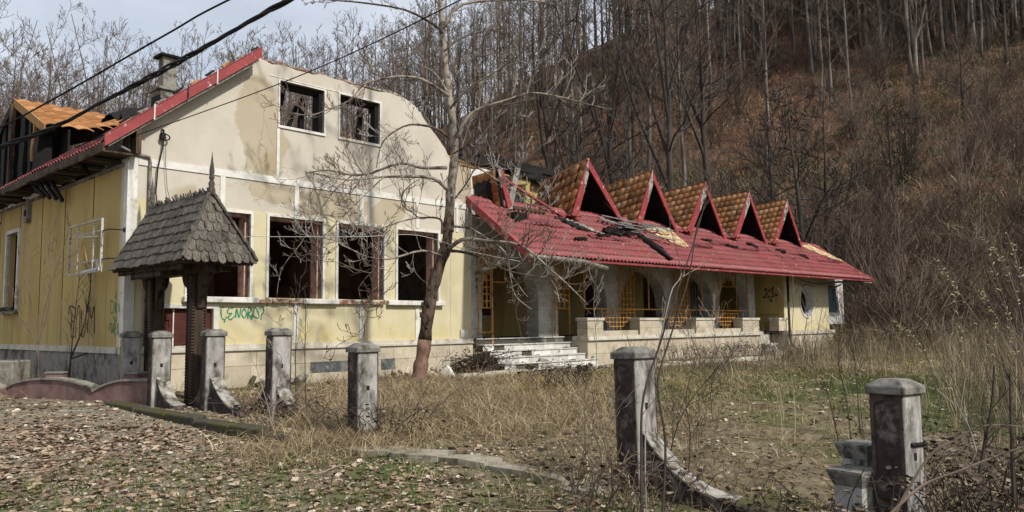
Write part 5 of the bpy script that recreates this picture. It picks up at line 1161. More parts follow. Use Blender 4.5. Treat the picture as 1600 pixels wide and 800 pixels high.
# ------------------------------------------------------------ trees
def rv_(r, s=1): return Vector((r.gauss(0, s), r.gauss(0, s), r.gauss(0, s)))
def grow(mb, r, p, d_, L, rad, lev, n_sub, segs=4, sides=3, up=.25, wig=.25, minr=.003, spread=.8, sub_ratio=.5):
    pts = [p]; q = p.copy(); dd = d_.normalized()
    for i in range(segs):
        dd = (dd + rv_(r, wig)*.5 + Vector((0, 0, up/segs*1.6))).normalized(); q = q + dd*(L/segs); pts.append(q)
    mb.tube(pts, [max(minr, rad*(1-.75*i/segs)) for i in range(segs+1)], sides, False)
    if lev > 0:
        for i in range(n_sub):
            t = r.uniform(.2, .97)*segs; k_ = min(int(t), segs-1); pp = pts[k_].lerp(pts[k_+1], t-k_); tan = (pts[k_+1]-pts[k_]).normalized()
            sd = rv_(r); sd = (sd - tan*sd.dot(tan)).normalized()
            grow(mb, r, pp, tan*.75+sd*spread, L*sub_ratio*r.uniform(.6, 1.15)*(1.1-.4*t/segs), max(minr, rad*.5*(1-.6*t/segs)), lev-1, n_sub, max(2, segs-1), sides, up, wig, minr, spread, sub_ratio)
T = empty('leaning_tree', (-2.1, 17.1, .3), 0, 'bare crooked tree with pinkish painted lower trunk leaning before the yellow facade', 'tree')
TO = Vector((-2.1, 17.1, .3))
LIMBS = [
 (0.165,0.045,[(-2.07,17.1,0.3),(-2.01,17.12,0.72),(-1.94,17.15,1.13),(-1.83,17.2,2.04),(-1.67,17.24,2.74),(-1.46,17.28,3.38),(-1.39,17.31,4.03),(-1.34,17.35,4.75),(-1.27,17.39,5.42),(-1.3,17.42,6.09),(-1.39,17.46,6.84),(-1.48,17.5,7.6),(-1.54,17.54,8.37),(-1.6,17.58,9.15),(-1.66,17.64,10.42),(-1.69,17.7,11.55)]),
 (0.055,0.012,[(-1.4,17.1,4.62),(-1.7,16.94,4.84),(-2.2,16.74,4.85),(-2.73,16.51,4.8),(-3.44,16.19,4.69),(-4.06,15.9,4.79)]),
 (0.045,0.008,[(-1.42,17.1,5.11),(-1.99,17.23,5.14),(-2.49,17.34,5.27),(-3.16,17.49,5.09),(-3.62,17.59,5.06),(-4.2,17.72,5.21),(-4.9,17.86,5.18),(-5.55,18.0,5.38)]),
 (0.035,0.008,[(-1.39,17.1,5.8),(-1.7,16.96,5.98),(-2.2,16.77,6.0),(-2.59,16.6,5.75),(-2.78,16.47,5.45),(-2.84,16.3,4.96)]),
 (0.045,0.008,[(-1.36,17.1,6.73),(-1.53,17.05,6.83),(-1.95,16.92,7.06),(-2.41,16.79,7.09),(-2.82,16.68,6.99),(-3.16,16.58,6.86),(-3.45,16.45,6.46),(-3.84,16.33,6.25),(-4.21,16.21,6.08),(-4.6,16.1,6.11)]),
 (0.05,0.008,[(-1.16,17.1,5.78),(-0.97,17.23,6.26),(-0.66,17.32,6.51),(-0.11,17.47,6.72),(0.48,17.62,6.94),(1.21,17.81,6.88),(1.85,17.97,6.75),(2.39,18.1,6.66)]),
 (0.04,0.01,[(-1.5,17.1,8.17),(-1.68,17.01,8.33),(-2.31,16.74,8.58),(-3.24,16.37,8.6),(-3.8,16.14,8.56),(-4.37,15.9,8.55)]),
 (0.05,0.015,[(-1.45,17.1,8.35),(-1.08,17.3,8.92),(0.02,17.65,9.17),(0.82,17.9,9.22)]),
 (0.055,0.01,[(-1.37,17.1,3.32),(-1.09,16.92,3.48),(-0.81,16.76,3.47),(-0.54,16.62,3.42),(0.0,16.3,3.33),(0.33,16.09,3.17),(0.76,15.74,2.74),(1.04,15.49,2.46),(1.24,15.31,2.24),(1.45,15.1,2.0)]),
 (0.04,0.009,[(-1.33,17.1,3.26),(-1.11,17.01,3.23),(-0.76,16.87,3.12),(-0.34,16.67,2.89),(-0.0,16.52,2.74),(0.66,16.23,2.59),(1.07,16.05,2.54),(1.36,15.9,2.68)]),
 (0.03,0.008,[(-1.27,17.1,3.8),(-0.9,16.88,3.72),(-0.54,16.64,3.48),(-0.13,16.33,3.13),(-0.04,16.04,2.64),(0.06,15.77,2.21),(0.37,15.5,1.93)]),
 (0.032,0.008,[(-1.54,17.1,3.15),(-1.94,16.9,3.25),(-2.45,16.64,3.09),(-2.71,16.51,3.04),(-3.08,16.32,3.1),(-3.43,16.1,3.28),(-3.67,15.96,3.4),(-4.12,15.7,3.45)]),
 (0.03,0.008,[(-1.53,17.1,3.64),(-1.55,17.17,3.94),(-1.75,17.22,4.02),(-2.06,17.3,4.03),(-2.2,17.34,4.15),(-2.43,17.41,4.31),(-2.46,17.47,4.57),(-2.3,17.54,4.8),(-2.09,17.6,4.95)]),
 (0.02,0.006,[(-2.06,17.3,4.03),(-2.39,17.14,3.94),(-2.78,16.95,3.78),(-3.16,16.76,3.66),(-3.65,16.5,3.46)]),
 (0.025,0.006,[(-1.24,17.1,4.42),(-0.96,16.86,4.73),(-0.74,16.64,5.01),(-0.32,16.4,5.05),(0.02,16.2,4.91)]),
 (0.022,0.006,[(-1.27,17.1,5.42),(-0.88,16.82,5.57),(-0.45,16.54,5.43),(-0.11,16.24,5.08),(0.15,15.9,4.61)]),
 (0.025,0.006,[(-1.39,17.1,6.8),(-1.7,17.36,7.33),(-2.16,17.59,7.64),(-2.8,17.88,7.82),(-3.29,18.1,7.76)]),
 (0.03,0.007,[(-1.35,17.1,6.44),(-0.94,16.8,6.78),(-0.51,16.53,6.97),(0.04,16.2,7.14),(0.58,15.9,7.1)]),
 (0.025,0.006,[(-1.47,17.1,7.76),(-1.11,17.39,8.16),(-0.54,17.75,8.47),(0.06,18.1,8.54)]),
 (0.02,0.006,[(-1.25,17.1,5.28),(-0.74,16.79,5.04),(-0.12,16.35,4.56),(0.41,15.95,4.11),(0.79,15.7,4.01)]),
 (0.03,0.01,[(-1.55,17.1,8.8),(-2.01,17.54,9.6),(-2.38,18.1,10.82)]),
 (0.035,0.01,[(-1.52,17.1,8.95),(-1.06,16.65,9.48),(-0.47,16.1,10.07)]),
 (0.016,0.005,[(-2.72,16.5,4.79),(-3.03,16.37,4.46),(-3.39,16.2,4.03),(-3.75,16.03,3.61),(-3.94,15.9,3.2),(-3.79,15.7,2.53)]),
 (0.016,0.005,[(-3.62,17.6,5.06),(-4.02,17.48,4.66),(-4.41,17.31,3.99),(-4.65,17.19,3.47),(-5.02,17.04,2.9),(-5.08,16.9,2.27)]),
 (0.014,0.004,[(-3.06,16.6,3.74),(-3.24,16.45,3.38),(-2.79,16.24,2.95),(-3.14,15.99,2.41),(-2.9,15.77,1.88),(-3.06,15.6,1.5),(-3.45,15.4,1.26)]),

]
tr_ = random.Random(5)
def resamp(P, k_=3):
    P = [Vector(p)-TO for p in P]; Q = []
    for i in range(len(P)-1):
        for t in range(k_):
            p0 = P[max(i-1, 0)]; p1 = P[i]; p2 = P[i+1]; p3 = P[min(i+2, len(P)-1)]; u = t/k_
            Q.append(.5*((2*p1)+(p2-p0)*u+(2*p0-5*p1+4*p2-p3)*u*u+(3*p1-p0-3*p2+p3)*u**3))
    return Q+[P[-1]]
for li, (ra, rb, P) in enumerate(LIMBS):
    Q = resamp(P, 4 if li == 0 else 3); m_ = len(Q)
    if li == 0:
        rad = [ra*(1.25-.25*min(1, i/3)) if i < 3 else ra+(rb-ra)*((i-3)/(m_-4))**.8 for i in range(m_)]
        rad = [q*(1+.10*sin(i*1.7)+.05*sin(i*3.1)) for i, q in enumerate(rad)]; c_ = 9
        Q0 = [Q[0]-Vector((0, 0, .3))]+Q[:c_+1]
        MB().tube(Q0, [rad[0]*1.2]+rad[:c_+1], 14).obj('painted_trunk', 'bark_painted', T, True)
        MB().tube(Q[c_:c_+16], [x*1.02 for x in rad[c_:c_+16]], 14).obj('trunk', 'bark_brown', T, True)
        MB().tube(Q[c_+15:], rad[c_+15:], 12).obj('upper_trunk', 'bark_pale', T, True)
        for z in range(26):
            i = c_+rnd.randrange(0, 16); a = rnd.uniform(0, 6.3); rr_ = rad[i]; q = Q[i]+Vector((cos(a), sin(a), 0))*rr_*.9
            MB().tube([q, q+Vector((cos(a)*.03, sin(a)*.03, rnd.uniform(.05, .16)))], [rr_*.28, rr_*.12], 5).obj('bark_lump', 'bark_brown', T, True)
        continue
    b_ = MB(); b_.tube(Q, [ra+(rb-ra)*(i/(m_-1))**.7 for i in range(m_)], 7 if ra > .025 else 5)
    br_ = b_.obj('branch', 'bark_pale' if li % 3 else 'bark_brown', T, True)
    tw = MB(); Ln = sum((Q[i+1]-Q[i]).length for i in range(m_-1))
    for j in range(int(Ln*5.5)+4):
        t = tr_.uniform(.12, 1)*(m_-1); k_ = min(int(t), m_-2); pp = Q[k_].lerp(Q[k_+1], t-k_); tan = (Q[k_+1]-Q[k_]).normalized(); sd = rv_(tr_); sd.y *= .8; sd = (sd-tan*sd.dot(tan)).normalized()
        L_t = tr_.uniform(.3, 1.05)*(1.15-.35*t/m_)
        grow(tw, tr_, pp, tan*.6+sd*.8+Vector((0, 0, .1)), L_t, max(.009, .24*ra), 2 if L_t > .45 else 1, 3, 6, 3, .55, .24, .0062, .75, .45)
    tw.obj('twigs', 'twig_grey' if li % 2 else 'twig_brown', br_, False, False, kind='stuff')
# ---- woodland tree kinds
def forest_tree(seed, h, lean=.03, first=.3, nb=20, style=0, sub=4, thick=.22, minr=.012, mats=('bark_forest', 'twig_forest')):
    r = random.Random(seed); root = empty('bare_tree', (0, 0, -300)); tr = MB(); cr_ = MB(); segs = 9; pts = []
    dx, dy = r.uniform(-lean, lean), r.uniform(-lean, lean); q = Vector((0, 0, -.4)); pts = [q.copy()]
    for i in range(segs): q = q + Vector((dx+r.gauss(0, .035), dy+r.gauss(0, .035), 1))*((h+.4)/segs); pts.append(q.copy())
    rad = [thick*(1-.86*(i/segs)**.9) for i in range(segs+1)]; rad[0] *= 1.25; tr.tube(pts, rad, 7)
    if style == 1:   # forked
        for _ in range(3):
            k_ = r.choice((2, 3, 4)); a = r.uniform(0, 6.3); grow(tr, r, pts[k_], Vector((cos(a)*.35, sin(a)*.35, 1)), h*.62, rad[k_]*.7, 0, 0, 7, 5, .2, .10, minr)
    tr.obj('trunk', mats[0], root, True)
    for j in range(nb):
        t = first+(1-first)*((j+r.random())/nb)**.85; k_ = min(int(t*segs), segs-1); pp = pts[k_].lerp(pts[k_+1], t*segs-k_); a = j*2.4+r.uniform(-.5, .5)
        up_ = r.uniform(.45, 1.1) if style != 2 else r.uniform(.0, .6)
        L = h*(.30 if style == 0 else .36 if style == 1 else .4)*(1.05-.75*t)*r.uniform(.7, 1.2)
        grow(cr_, r, pp, Vector((cos(a), sin(a), up_)), L+.4, rad[k_]*.38, 2, sub, 4, 3, .3, .22, minr, .75, .48)
    cr_.obj('crown', mats[1], root, False, False)
    return root
def bush_kind(seed, h, n_, minr=.012, mt='twig_forest'):
    r = random.Random(seed); root = empty('bare_bush', (0, 0, -300)); s_ = MB()
    for j in range(n_):
        a = r.uniform(0, 6.3); t = r.uniform(.1, .8); grow(s_, r, Vector((r.gauss(0, .15), r.gauss(0, .15), -.1)), Vector((cos(a)*t, sin(a)*t, 1)), h*r.uniform(.7, 1.1), .045, 2, 4, 5, 3, .15, .14, minr, .45, .45)
    s_.obj('stems', mt, root, False, False); return root
kinds = [forest_tree(1, 22, .02, .30, 28, 0, 5, minr=.014), forest_tree(2, 24, .03, .36, 28, 0, 5, minr=.014), forest_tree(3, 19, .04, .25, 28, 0, 5, minr=.014), forest_tree(4, 21, .05, .22, 26, 1, 5, minr=.014), forest_tree(5, 25, .02, .4, 26, 0, 5, minr=.014), forest_tree(6, 14, .08, .18, 30, 2, 5, minr=.016), forest_tree(7, 17, .06, .2, 28, 1, 5, thick=.14, minr=.017), forest_tree(8, 11, .08, .12, 30, 2, 5, thick=.12, minr=.015)]
kn = [forest_tree(41, 15, .07, .16, 24, 1, 5, thick=.26, minr=.026, mats=('bark_dark', 'twig_near')), forest_tree(42, 13, .09, .14, 24, 2, 5, thick=.24, minr=.024, mats=('bark_dark', 'twig_near')), forest_tree(43, 20, .03, .3, 18, 1, 4, thick=.3, minr=.026, mats=('bark_dark', 'twig_near')), forest_tree(44, 11, .08, .12, 18, 2, 4, thick=.2, minr=.022, mats=('bark_dark', 'twig_near'))]
kl = [forest_tree(61, 16, .04, .16, 34, 1, 5, thick=.15, minr=.009), forest_tree(62, 15, .06, .14, 36, 0, 6, thick=.14, minr=.009), forest_tree(63, 17, .03, .2, 34, 1, 5, thick=.15, minr=.010), forest_tree(64, 13, .06, .12, 34, 0, 6, thick=.12, minr=.009)]
bn = [bush_kind(51, 8.0, 30, .02, 'twig_near'), bush_kind(52, 5.0, 20, .018, 'twig_near')]
kinds2 = [forest_tree(31, 23, .02, .3, 16, sub=3, thick=.24, minr=.022), forest_tree(32, 21, .03, .25, 16, sub=3, thick=.24, minr=.022)]
bushes = [bush_kind(21, 4.5, 16), bush_kind(22, 3.2, 14), bush_kind(23, 6.5, 22)]
fr_ = random.Random(77); used = {}
def put(kind, th, r_, sc, label, group, name=None, cat='tree'):
    X = r_*sin(radians(th)); Y = r_*cos(radians(th)); z = hzf(X, Y)
    o = copy_tree(kind, (X, Y, z), fr_.uniform(0, 6.28), sc, label); o['category'] = cat; o['group'] = group
    if name: o.name = name
    return o
G1 = 'bare trees of the hillside forest'
spec = [(11.7, 60, 'n2', 1.15, 'tall pale double trunk tree above the third dormer'), (12.4, 62, 'k4', 1.0, 'tall thin pale trunk beside the double trunk above the third dormer'), (3.9, 50, 'n0', .85, 'dark many stemmed tree behind the second dormer'), (5.6, 52, 'n0', .95, 'forked dark tree rising behind the gap of the second and third dormers'), (3.0, 66, 'n2', 1.1, 'straight tall tree above the second dormer'), (-.9, 55, 'n3', .9, 'dark short trunk tree behind the charred beams'), (20.9, 50, 'n1', 1.0, 'dark spreading tree right of the last dormer'), (22.0, 53, 'n3', 1.05, 'second dark stem close to the spreading tree right of the last dormer'), (26.2, 66, 'n3', .75, 'small dark stubby tree in the open slope at upper right'), (33, 100, 'n2', .8, 'leaning dark tree near the upper right corner'), (8.9, 56, 'n1', .95, 'crooked dark tree with drooping top above the third dormer'), (14.2, 68, 'n2', 1.05, 'tall dark tree above the fourth dormer'), (-3.2, 60, 'n2', 1.0, 'tall dark tree right of the leaning tree trunk'), (7.6, 64, 'n2', 1.1, 'tall many limbed tree above the third dormer gap'), (18.6, 60, 'n3', 1.1, 'thin crooked tree above the fifth dormer'), (30.5, 84, 'n3', .8, 'small dark tree in the brown slope near the right edge'),
        (22.6, 92, 'k2', .95, 'pale slim trunk above the open brown slope'), (24, 82, 'k0', .9, 'pale trunk standing lowest on the slope above the stubby tree'), (18.2, 75, 'k4', 1.0, 'pale pair of trunks above the last dormers'), (-27, 46, 'l1', .95, 'crooked fine branched tree behind the orange dormer'), (-31.5, 46, 'l2', .85, 'spreading tree at the far left edge'), (-23.5, 60, 'l2', .85, 'slender tree just left of the chimney'), (-18.6, 56, 'l1', 1.15, 'dense twiggy tree right of the chimney'), (-15.5, 62, 'l2', 1.0, 'tall twiggy tree behind the gable apex'), (-11, 50, 'b0', 1.35, 'round reddish twiggy tree behind the burnt gable top'), (-7.5, 62, 'n2', .95, 'tall forked tree above the second upper window')]
def kd_(s): return {'n': kn, 'k': kinds, 'b': bn, 'l': kl}[s[0]][int(s[1])]
for th, r_, k_, sc, lb in spec: put(kd_(k_), th, r_, sc, lb, G1)
ZN = [(-30, 'at the far left'), (-24, 'behind the orange dormer'), (-19, 'behind the chimney'), (-14, 'behind the red verge'), (-10, 'behind the gable apex'), (-6, 'above the upper windows'), (-3, 'behind the leaning tree'), (1, 'behind the charred beams'), (5, 'above the first dormers'), (9, 'above the third dormer'), (13, 'above the fourth dormer'), (17, 'above the last dormer'), (21, 'right of the dormers'), (25, 'above the roof end'), (29, 'over the open slope'), (33, 'towards the right edge'), (90, 'at the right edge')]
zone = lambda th: next(n for a, n in ZN if th < a)
ring = lambda r_: 'low on the slope' if r_ < 78 else ('half way up the slope' if r_ < 112 else 'high on the slope')
KW = ['tall straight', 'very tall slim', 'mid sized straight', 'forked', 'tallest pole like', 'broad crooked', 'fork stemmed', 'small broad']
nt = 0
while nt < 240:
    th = fr_.uniform(-37, 39) if nt < 200 else fr_.uniform(-37, -8); r_ = 60+fr_.random()**.8*90
    if th > 13 and r_ < 80+(th-13)*1.1: continue
    k_ = fr_.choice([0, 1, 2, 3, 4, 4, 0, 1, 6, 5] if th > -9 else [2, 3, 5, 6, 2, 5, 7])
    sc = fr_.uniform(.8, 1.15)*(1.0 if th > -9 else .92)
    put(kinds[k_], th, r_, sc, '%s bare tree %s, %s' % (KW[k_], ring(r_), zone(th)), G1); nt += 1
LK = ['wide fine branched', 'broad crooked dark', 'tall double stemmed', 'twisted twiggy']
for i in range(20):
    th = -37+i*1.45+fr_.uniform(-.5, .5); r_ = fr_.uniform(41, 54); q = (0, 1, 2, 3)[i % 4]
    put(kl[q], th, r_, fr_.uniform(.9, 1.1), '%s tree close behind the house, %s' % (LK[i % 4], zone(th)), G1)
BG_ = 'leafless bushes on the slope'
put(bn[0], 15.3, 50, 1.0, 'large fan shaped leafless bush behind the fourth dormer', BG_, 'bare_bush', 'bush')
put(bn[0], 26.8, 68, .6, 'dark fan shaped bush on the open slope at upper right', BG_, 'bare_bush', 'bush')
put(bn[1], 5.2, 49, 1.1, 'bush right behind the second dormer', BG_, 'bare_bush', 'bush')
for i in range(285):
    th = fr_.uniform(-14, 38); r_ = fr_.uniform(50, 130)
    if i > 255: th = fr_.uniform(19, 37); r_ = fr_.uniform(41, 60)
    put(fr_.choice(bushes), th, r_, fr_.uniform(.45, 1.05)*(1 if r_ < 85 else 1.15), 'low leafless bush %s, %s' % (ring(r_), zone(th)), BG_, 'bare_bush', 'bush')
# far crest wood reads as one mass
def mesh_np(o):
    me = o.data; v = np.empty(len(me.vertices)*3, np.float32); me.vertices.foreach_get('co', v); me.calc_loop_triangles(); t = np.empty(len(me.loop_triangles)*3, np.int32); me.loop_triangles.foreach_get('vertices', t)
    return v.reshape(-1, 3).astype(float), t.reshape(-1, 3)
parts_ = []
for kd in kinds2:
    for ch_ in kd.children:
        tv, tt2 = mesh_np(ch_); n_ = 95; th = np.radians(npr.uniform(-38, 40, n_)); r_ = npr.uniform(118, 185, n_); P = np.stack([r_*np.sin(th), r_*np.cos(th), hz(r_*np.sin(th), r_*np.cos(th))], -1)
        npr2 = np.random.RandomState(kd.name.__len__()*7+len(parts_)//2)
        if ch_.name.startswith('trunk'): keep = (P, npr.uniform(0, 6.28, n_), npr.uniform(.8, 1.15, n_))
        parts_.append((tv, tt2, None)); 
parts_ = []
for kd in kinds2:
    n_ = 150; th = np.radians(npr.uniform(-38, 40, n_)); r_ = npr.uniform(122, 185, n_); P = np.stack([r_*np.sin(th), r_*np.cos(th), hz(r_*np.sin(th), r_*np.cos(th))], -1); yw = npr.uniform(0, 6.28, n_); s_ = npr.uniform(.8, 1.15, n_)
    for ch_ in kd.children: tv, tt2 = mesh_np(ch_); parts_.append(stamp(tv, tt2, P, yw, s_, npr.random(n_)))
for kd in kinds2:
    n_ = 170; th = np.radians(npr.uniform(8, 38, n_)); r_ = npr.uniform(104, 165, n_); P = np.stack([r_*np.sin(th), r_*np.cos(th), hz(r_*np.sin(th), r_*np.cos(th))], -1); yw = npr.uniform(0, 6.28, n_); s_ = npr.uniform(.85, 1.2, n_)
    for ch_ in kd.children: tv, tt2 = mesh_np(ch_); parts_.append(stamp(tv, tt2, P, yw, s_, npr.random(n_)))
bulk('far_wood', parts_, 'bark_forest', 'far bare wood along the crest of the hill', 'forest')
for kd in kinds+kinds2+bushes+kn+bn+kl:
    for ch_ in list(kd.children): bpy.data.objects.remove(ch_)
    bpy.data.objects.remove(kd)
# ------------------------------------------------------------ stuff: undergrowth, grass, leaves
def tuft(n_, h, w_, spread, lean, seed, segs=2):
    r = np.random.RandomState(seed); V = []; T_ = []
    for i in range(n_):
        a = r.uniform(0, 6.28); x0, y0 = r.normal(0, spread, 2); l_ = h*r.uniform(.5, 1.1); le = lean*r.uniform(.2, 1.3); ww = w_*r.uniform(.6, 1.2); b = r.uniform(0, 6.28)
        cx, cy = cos(b)*ww/2, sin(b)*ww/2; o = len(V)
        for s in range(segs):
            t = s/segs; V += [(x0+cos(a)*le*l_*t*t-cx*(1-t*.5), y0+sin(a)*le*l_*t*t-cy*(1-t*.5), l_*t*(1-.25*le*t)), (x0+cos(a)*le*l_*t*t+cx*(1-t*.5), y0+sin(a)*le*l_*t*t+cy*(1-t*.5), l_*t*(1-.25*le*t))]
        V.append((x0+cos(a)*le*l_, y0+sin(a)*le*l_, l_*(1-.25*le)))
        for s in range(segs-1): T_ += [(o+2*s, o+2*s+1, o+2*s+3), (o+2*s, o+2*s+3, o+2*s+2)]
        T_.append((o+2*segs-2, o+2*segs-1, o+2*segs))
    return np.array(V), np.array(T_)
def in_build(X, Y, m=.15):
    bx, by = bloc(X, Y)
    a = (bx > -.1-m) & (bx < 9.2) & (by > -.12-m) & (by < 12.3); b = (bx >= 8.9) & (bx < 13.1) & (by > -2.9-m) & (by < 6); c_ = (bx >= 12.85-m) & (bx < 31.6+m) & (by > -1.15-m) & (by < 6)
    return a | b | c_
def pos(n_, xr, yr_, seed):
    r = np.random.RandomState(seed); X = r.uniform(*xr, n_); Y = r.uniform(*yr_, n_); return X, Y, r
def place(name, mat, label, cat, X, Y, r, tmpl, smin, smax, tint, tilt=.25, dz=-.02, zs=None):
    parts = []; k_ = r.randint(0, len(tmpl), len(X)); Z = hz(X, Y)+dz
    for i, (tv, tt2) in enumerate(tmpl):
        m = k_ == i; n_ = int(m.sum())
        if n_: parts.append(stamp(tv, tt2, np.stack([X[m], Y[m], Z[m]], -1), r.uniform(0, 6.28, n_), r.uniform(smin, smax, n_), tint[m], r.normal(0, tilt, n_)))
    return bulk(name, parts, mat, label, cat)
# hillside undergrowth
n_ = 46000; r = np.random.RandomState(3); th = np.radians(r.uniform(-36, 38, n_)); rr_ = 44+r.random(n_)**.8*100
X = rr_*np.sin(th); Y = rr_*np.cos(th); m = ~in_build(X, Y)
X, Y, rr_ = X[m], Y[m], rr_[m]
pt_ = fbm(X, Y, .12, 21); tint = np.clip(.50+.26*pt_+r.normal(0, .17, len(X)), 0, .86); gm = (fbm(X, Y, .09, 33) > .15-.3*(X > .35*Y)) & (r.random(len(X)) < .5); tint[gm] = r.uniform(.87, 1, gm.sum())
place('undergrowth', 'brush', 'rusty brown and dark green undergrowth covering the hillside', 'undergrowth', X, Y, r, [tuft(14, .85, .055, .45, 1.3, s, 2) for s in range(8)], .4, 1.35, tint, .45)
# thicket at the foot of the slope on the right
n_ = 7000; r = np.random.RandomState(4); th = np.radians(r.uniform(17, 37, n_)); rr_ = r.uniform(38, 60, n_); X = rr_*np.sin(th); Y = rr_*np.cos(th); m = ~in_build(X, Y, .6); X, Y = X[m], Y[m]
place('thicket', 'weed', 'dark twiggy thicket at the foot of the slope right of the building', 'thicket', X, Y, r, [tuft(14, 1.5, .03, .5, 1.3, s+50, 3) for s in range(7)], .4, 1.4, np.clip(.4+.3*fbm(X, Y, .25, 44)+r.normal(0, .22, len(X)), 0, 1), .35)
# dry grass of the yard
X, Y, r = pos(46000, (-12, 24), (7.0, 34), 5)
d_ = (Y-8.3) + (X)*.80      # positive behind the fence line
m = ~in_build(X, Y) & (np.abs(X) < Y*.72+1.5) & (d_ > 1.0+.6*r.random(len(X)))
gz = fbm(X, Y, .5, 12); m &= (r.random(len(X)) < .42+.9*gz) & ~((X > 1.5) & (Y < 20) & (r.random(len(X)) < .25))
X, Y = X[m], Y[m]
place('dry_grass', 'dry_grass', 'matted straw coloured dry grass in the yard', 'grass', X, Y, r, [tuft(13, .17, .010, .14, 2.0, s+10, 2) for s in range(6)], .5, 1.35, np.clip(.48+.3*fbm(X, Y, .8, 2)+r.normal(0, .22, len(X)), 0, 1), .5)
# extra heaps of dry grass around the posts and against the house
Xs = []; Ys = []; r = np.random.RandomState(6)
for cx, cy, sx_, n_ in ((-1.9, 10.3, .45, 240), (-3.0, 12.4, .5, 160), (-2.4, 11.6, .5, 220), (-4.0, 13.4, .4, 70), (-1.0, 11.6, .9, 420), (.6, 12.5, 1.2, 420), (1.2, 8.2, .5, 110), (-2.0, 16.6, 1.2, 320), (-9.6, 16.0, .7, 260), (-10.6, 15.8, .6, 200), (-.5, 15.5, 1.5, 380), (2.5, 15, 1.8, 420), (-2.6, 9.7, .4, 110)):
    Xs.append(r.normal(cx, sx_, n_)); Ys.append(r.normal(cy, sx_, n_))
X = np.concatenate(Xs); Y = np.concatenate(Ys); m = ~in_build(X, Y); X, Y = X[m], Y[m]
place('tall_dry_grass', 'dry_grass', 'taller clumps of dry grass round the posts and the tree', 'grass', X, Y, r, [tuft(15, .34, .010, .14, 1.8, s+70, 3) for s in range(5)], .5, 1.1, np.clip(r.normal(.55, .22, len(X)), 0, 1), .3)
# green grass
X, Y, r = pos(100000, (-11, 22), (4.5, 34), 8)
g = fbm(X, Y, .45, 41); right = (X > 1.5) & (Y > 8) & (Y < 24)
fc = (X > -5) & (X < 2.2) & (Y < 9.6) & (g > -.1)
m = ~in_build(X, Y) & (np.abs(X) < Y*.72+1) & ((g > .12) | (right & (g > -.35)) | fc) & (r.random(len(X)) < np.where(right, .95, np.where(fc, .8, .6)))
X, Y = X[m], Y[m]
place('green_grass', 'green_grass', 'patches of fresh green grass', 'grass', X, Y, r, [tuft(9, .11, .009, .06, .7, s+30, 1) for s in range(5)], .5, 1.4, r.random(len(X)), .2)
X, Y, r = pos(30000, (2.5, 12), (9.5, 19), 18)
m = ((fbm(X, Y, .6, 47) > -.05) & (r.random(len(X)) < .9)); X, Y = X[m], Y[m]
place('green_grass', 'green_grass', 'fresh green lawn patch in the middle of the yard', 'grass', X, Y, r, [tuft(8, .08, .009, .07, .8, s+130, 1) for s in range(4)], .5, 1.3, np.clip(r.normal(.65, .3, len(X)), 0, 1), .2)
# tall dry weeds at the back of the yard and along the right
X, Y, r = pos(9000, (1, 32), (9, 44), 9)
bx, by = bloc(X, Y)
near_b = (by < -1.7) & (by > -7) & (bx > 12) & (r.random(len(X)) < .10+.45*(bx > 19.5)); rightz = (X > .55*Y) & (X > 5) & (r.random(len(X)) < .75); mid = (r.random(len(X)) < .05)
m = ~in_build(X, Y, .4) & (near_b | rightz | mid) & (np.abs(X) < Y*.72+1); X, Y = X[m], Y[m]
place('dry_weeds', 'weed', 'tall thin dry weeds before the terrace and at the right', 'weeds', X, Y, r, [tuft(9, 1.15, .011, .16, .38, s+90, 3) for s in range(6)], .45, 1.25, np.clip(r.normal(.55, .25, len(X)), 0, 1), .16)
# yellow flowering ground cover
X, Y, r = pos(9000, (0, 20), (13, 30), 10); bx, by = bloc(X, Y)
m = ~in_build(X, Y) & (fbm(X, Y, .4, 9) > .1) & (r.random(len(X)) < .6) & (Y > 13); X, Y = X[m], Y[m]
place('yellow_flowers', 'flowers', 'scattered small yellow flowers in the yard', 'flowers', X, Y, r, [(np.array([(-.013, 0, .11), (.013, 0, .11), (0, .013, .13), (0, -.013, .125), (-.002, 0, 0), (.002, 0, 0)]), np.array([(0, 1, 2), (0, 3, 1), (4, 5, 2)]))], .6, 1.5, r.random(len(X)), .2)
# fallen leaves
def leaf(seed):
    r = np.random.RandomState(seed); L = .07; w_ = .042; c_ = r.uniform(.2, .7)*.03
    c_ *= r.choice([.3, 1, 1.8]); V = np.array([(-L/2, 0, .004), (-L*.15, w_/2, c_), (-L*.1, 0, .002), (-L*.15, -w_/2, c_*r.uniform(.2, 1)), (L*.28, w_*r.uniform(.25, .5), c_*.9), (L*.25, 0, .004), (L*.28, -w_*r.uniform(.2, .5), c_), (L/2*r.uniform(.8, 1.1), .004, c_*1.2)])
    return V, np.array([(0, 2, 1), (0, 3, 2), (1, 2, 5), (1, 5, 4), (2, 3, 6), (2, 6, 5), (4, 5, 7), (5, 6, 7)])
X, Y, r = pos(110000, (-14, 7), (3.6, 18), 13)
cl = fbm(X, Y, .7, 17); m = (np.abs(X) < Y*.72+.8) & ~in_build(X, Y)
dens = np.clip(.62+.85*cl, .05, 1)*np.where(Y > 11.5, .35, 1)*np.where((X > .8), .5, 1)*np.where((Y-8.3+X*.8) > 1.2, .35, 1)
m &= r.random(len(X)) < dens*.85; X, Y = X[m], Y[m]
place('fallen_leaves', 'leaf_litter', 'dry curled fallen leaves covering the track', 'leaf litter', X, Y, r, [leaf(s) for s in range(8)], .4, 1.5, np.clip(.5+.18*fbm(X, Y, 1.3, 31)+r.normal(0, .24, len(X)), 0, 1), .45, .004)
X, Y, r = pos(9000, (-9, 22), (12, 34), 14); m = ~in_build(X, Y) & (np.abs(X) < Y*.72+.8); X, Y = X[m], Y[m]
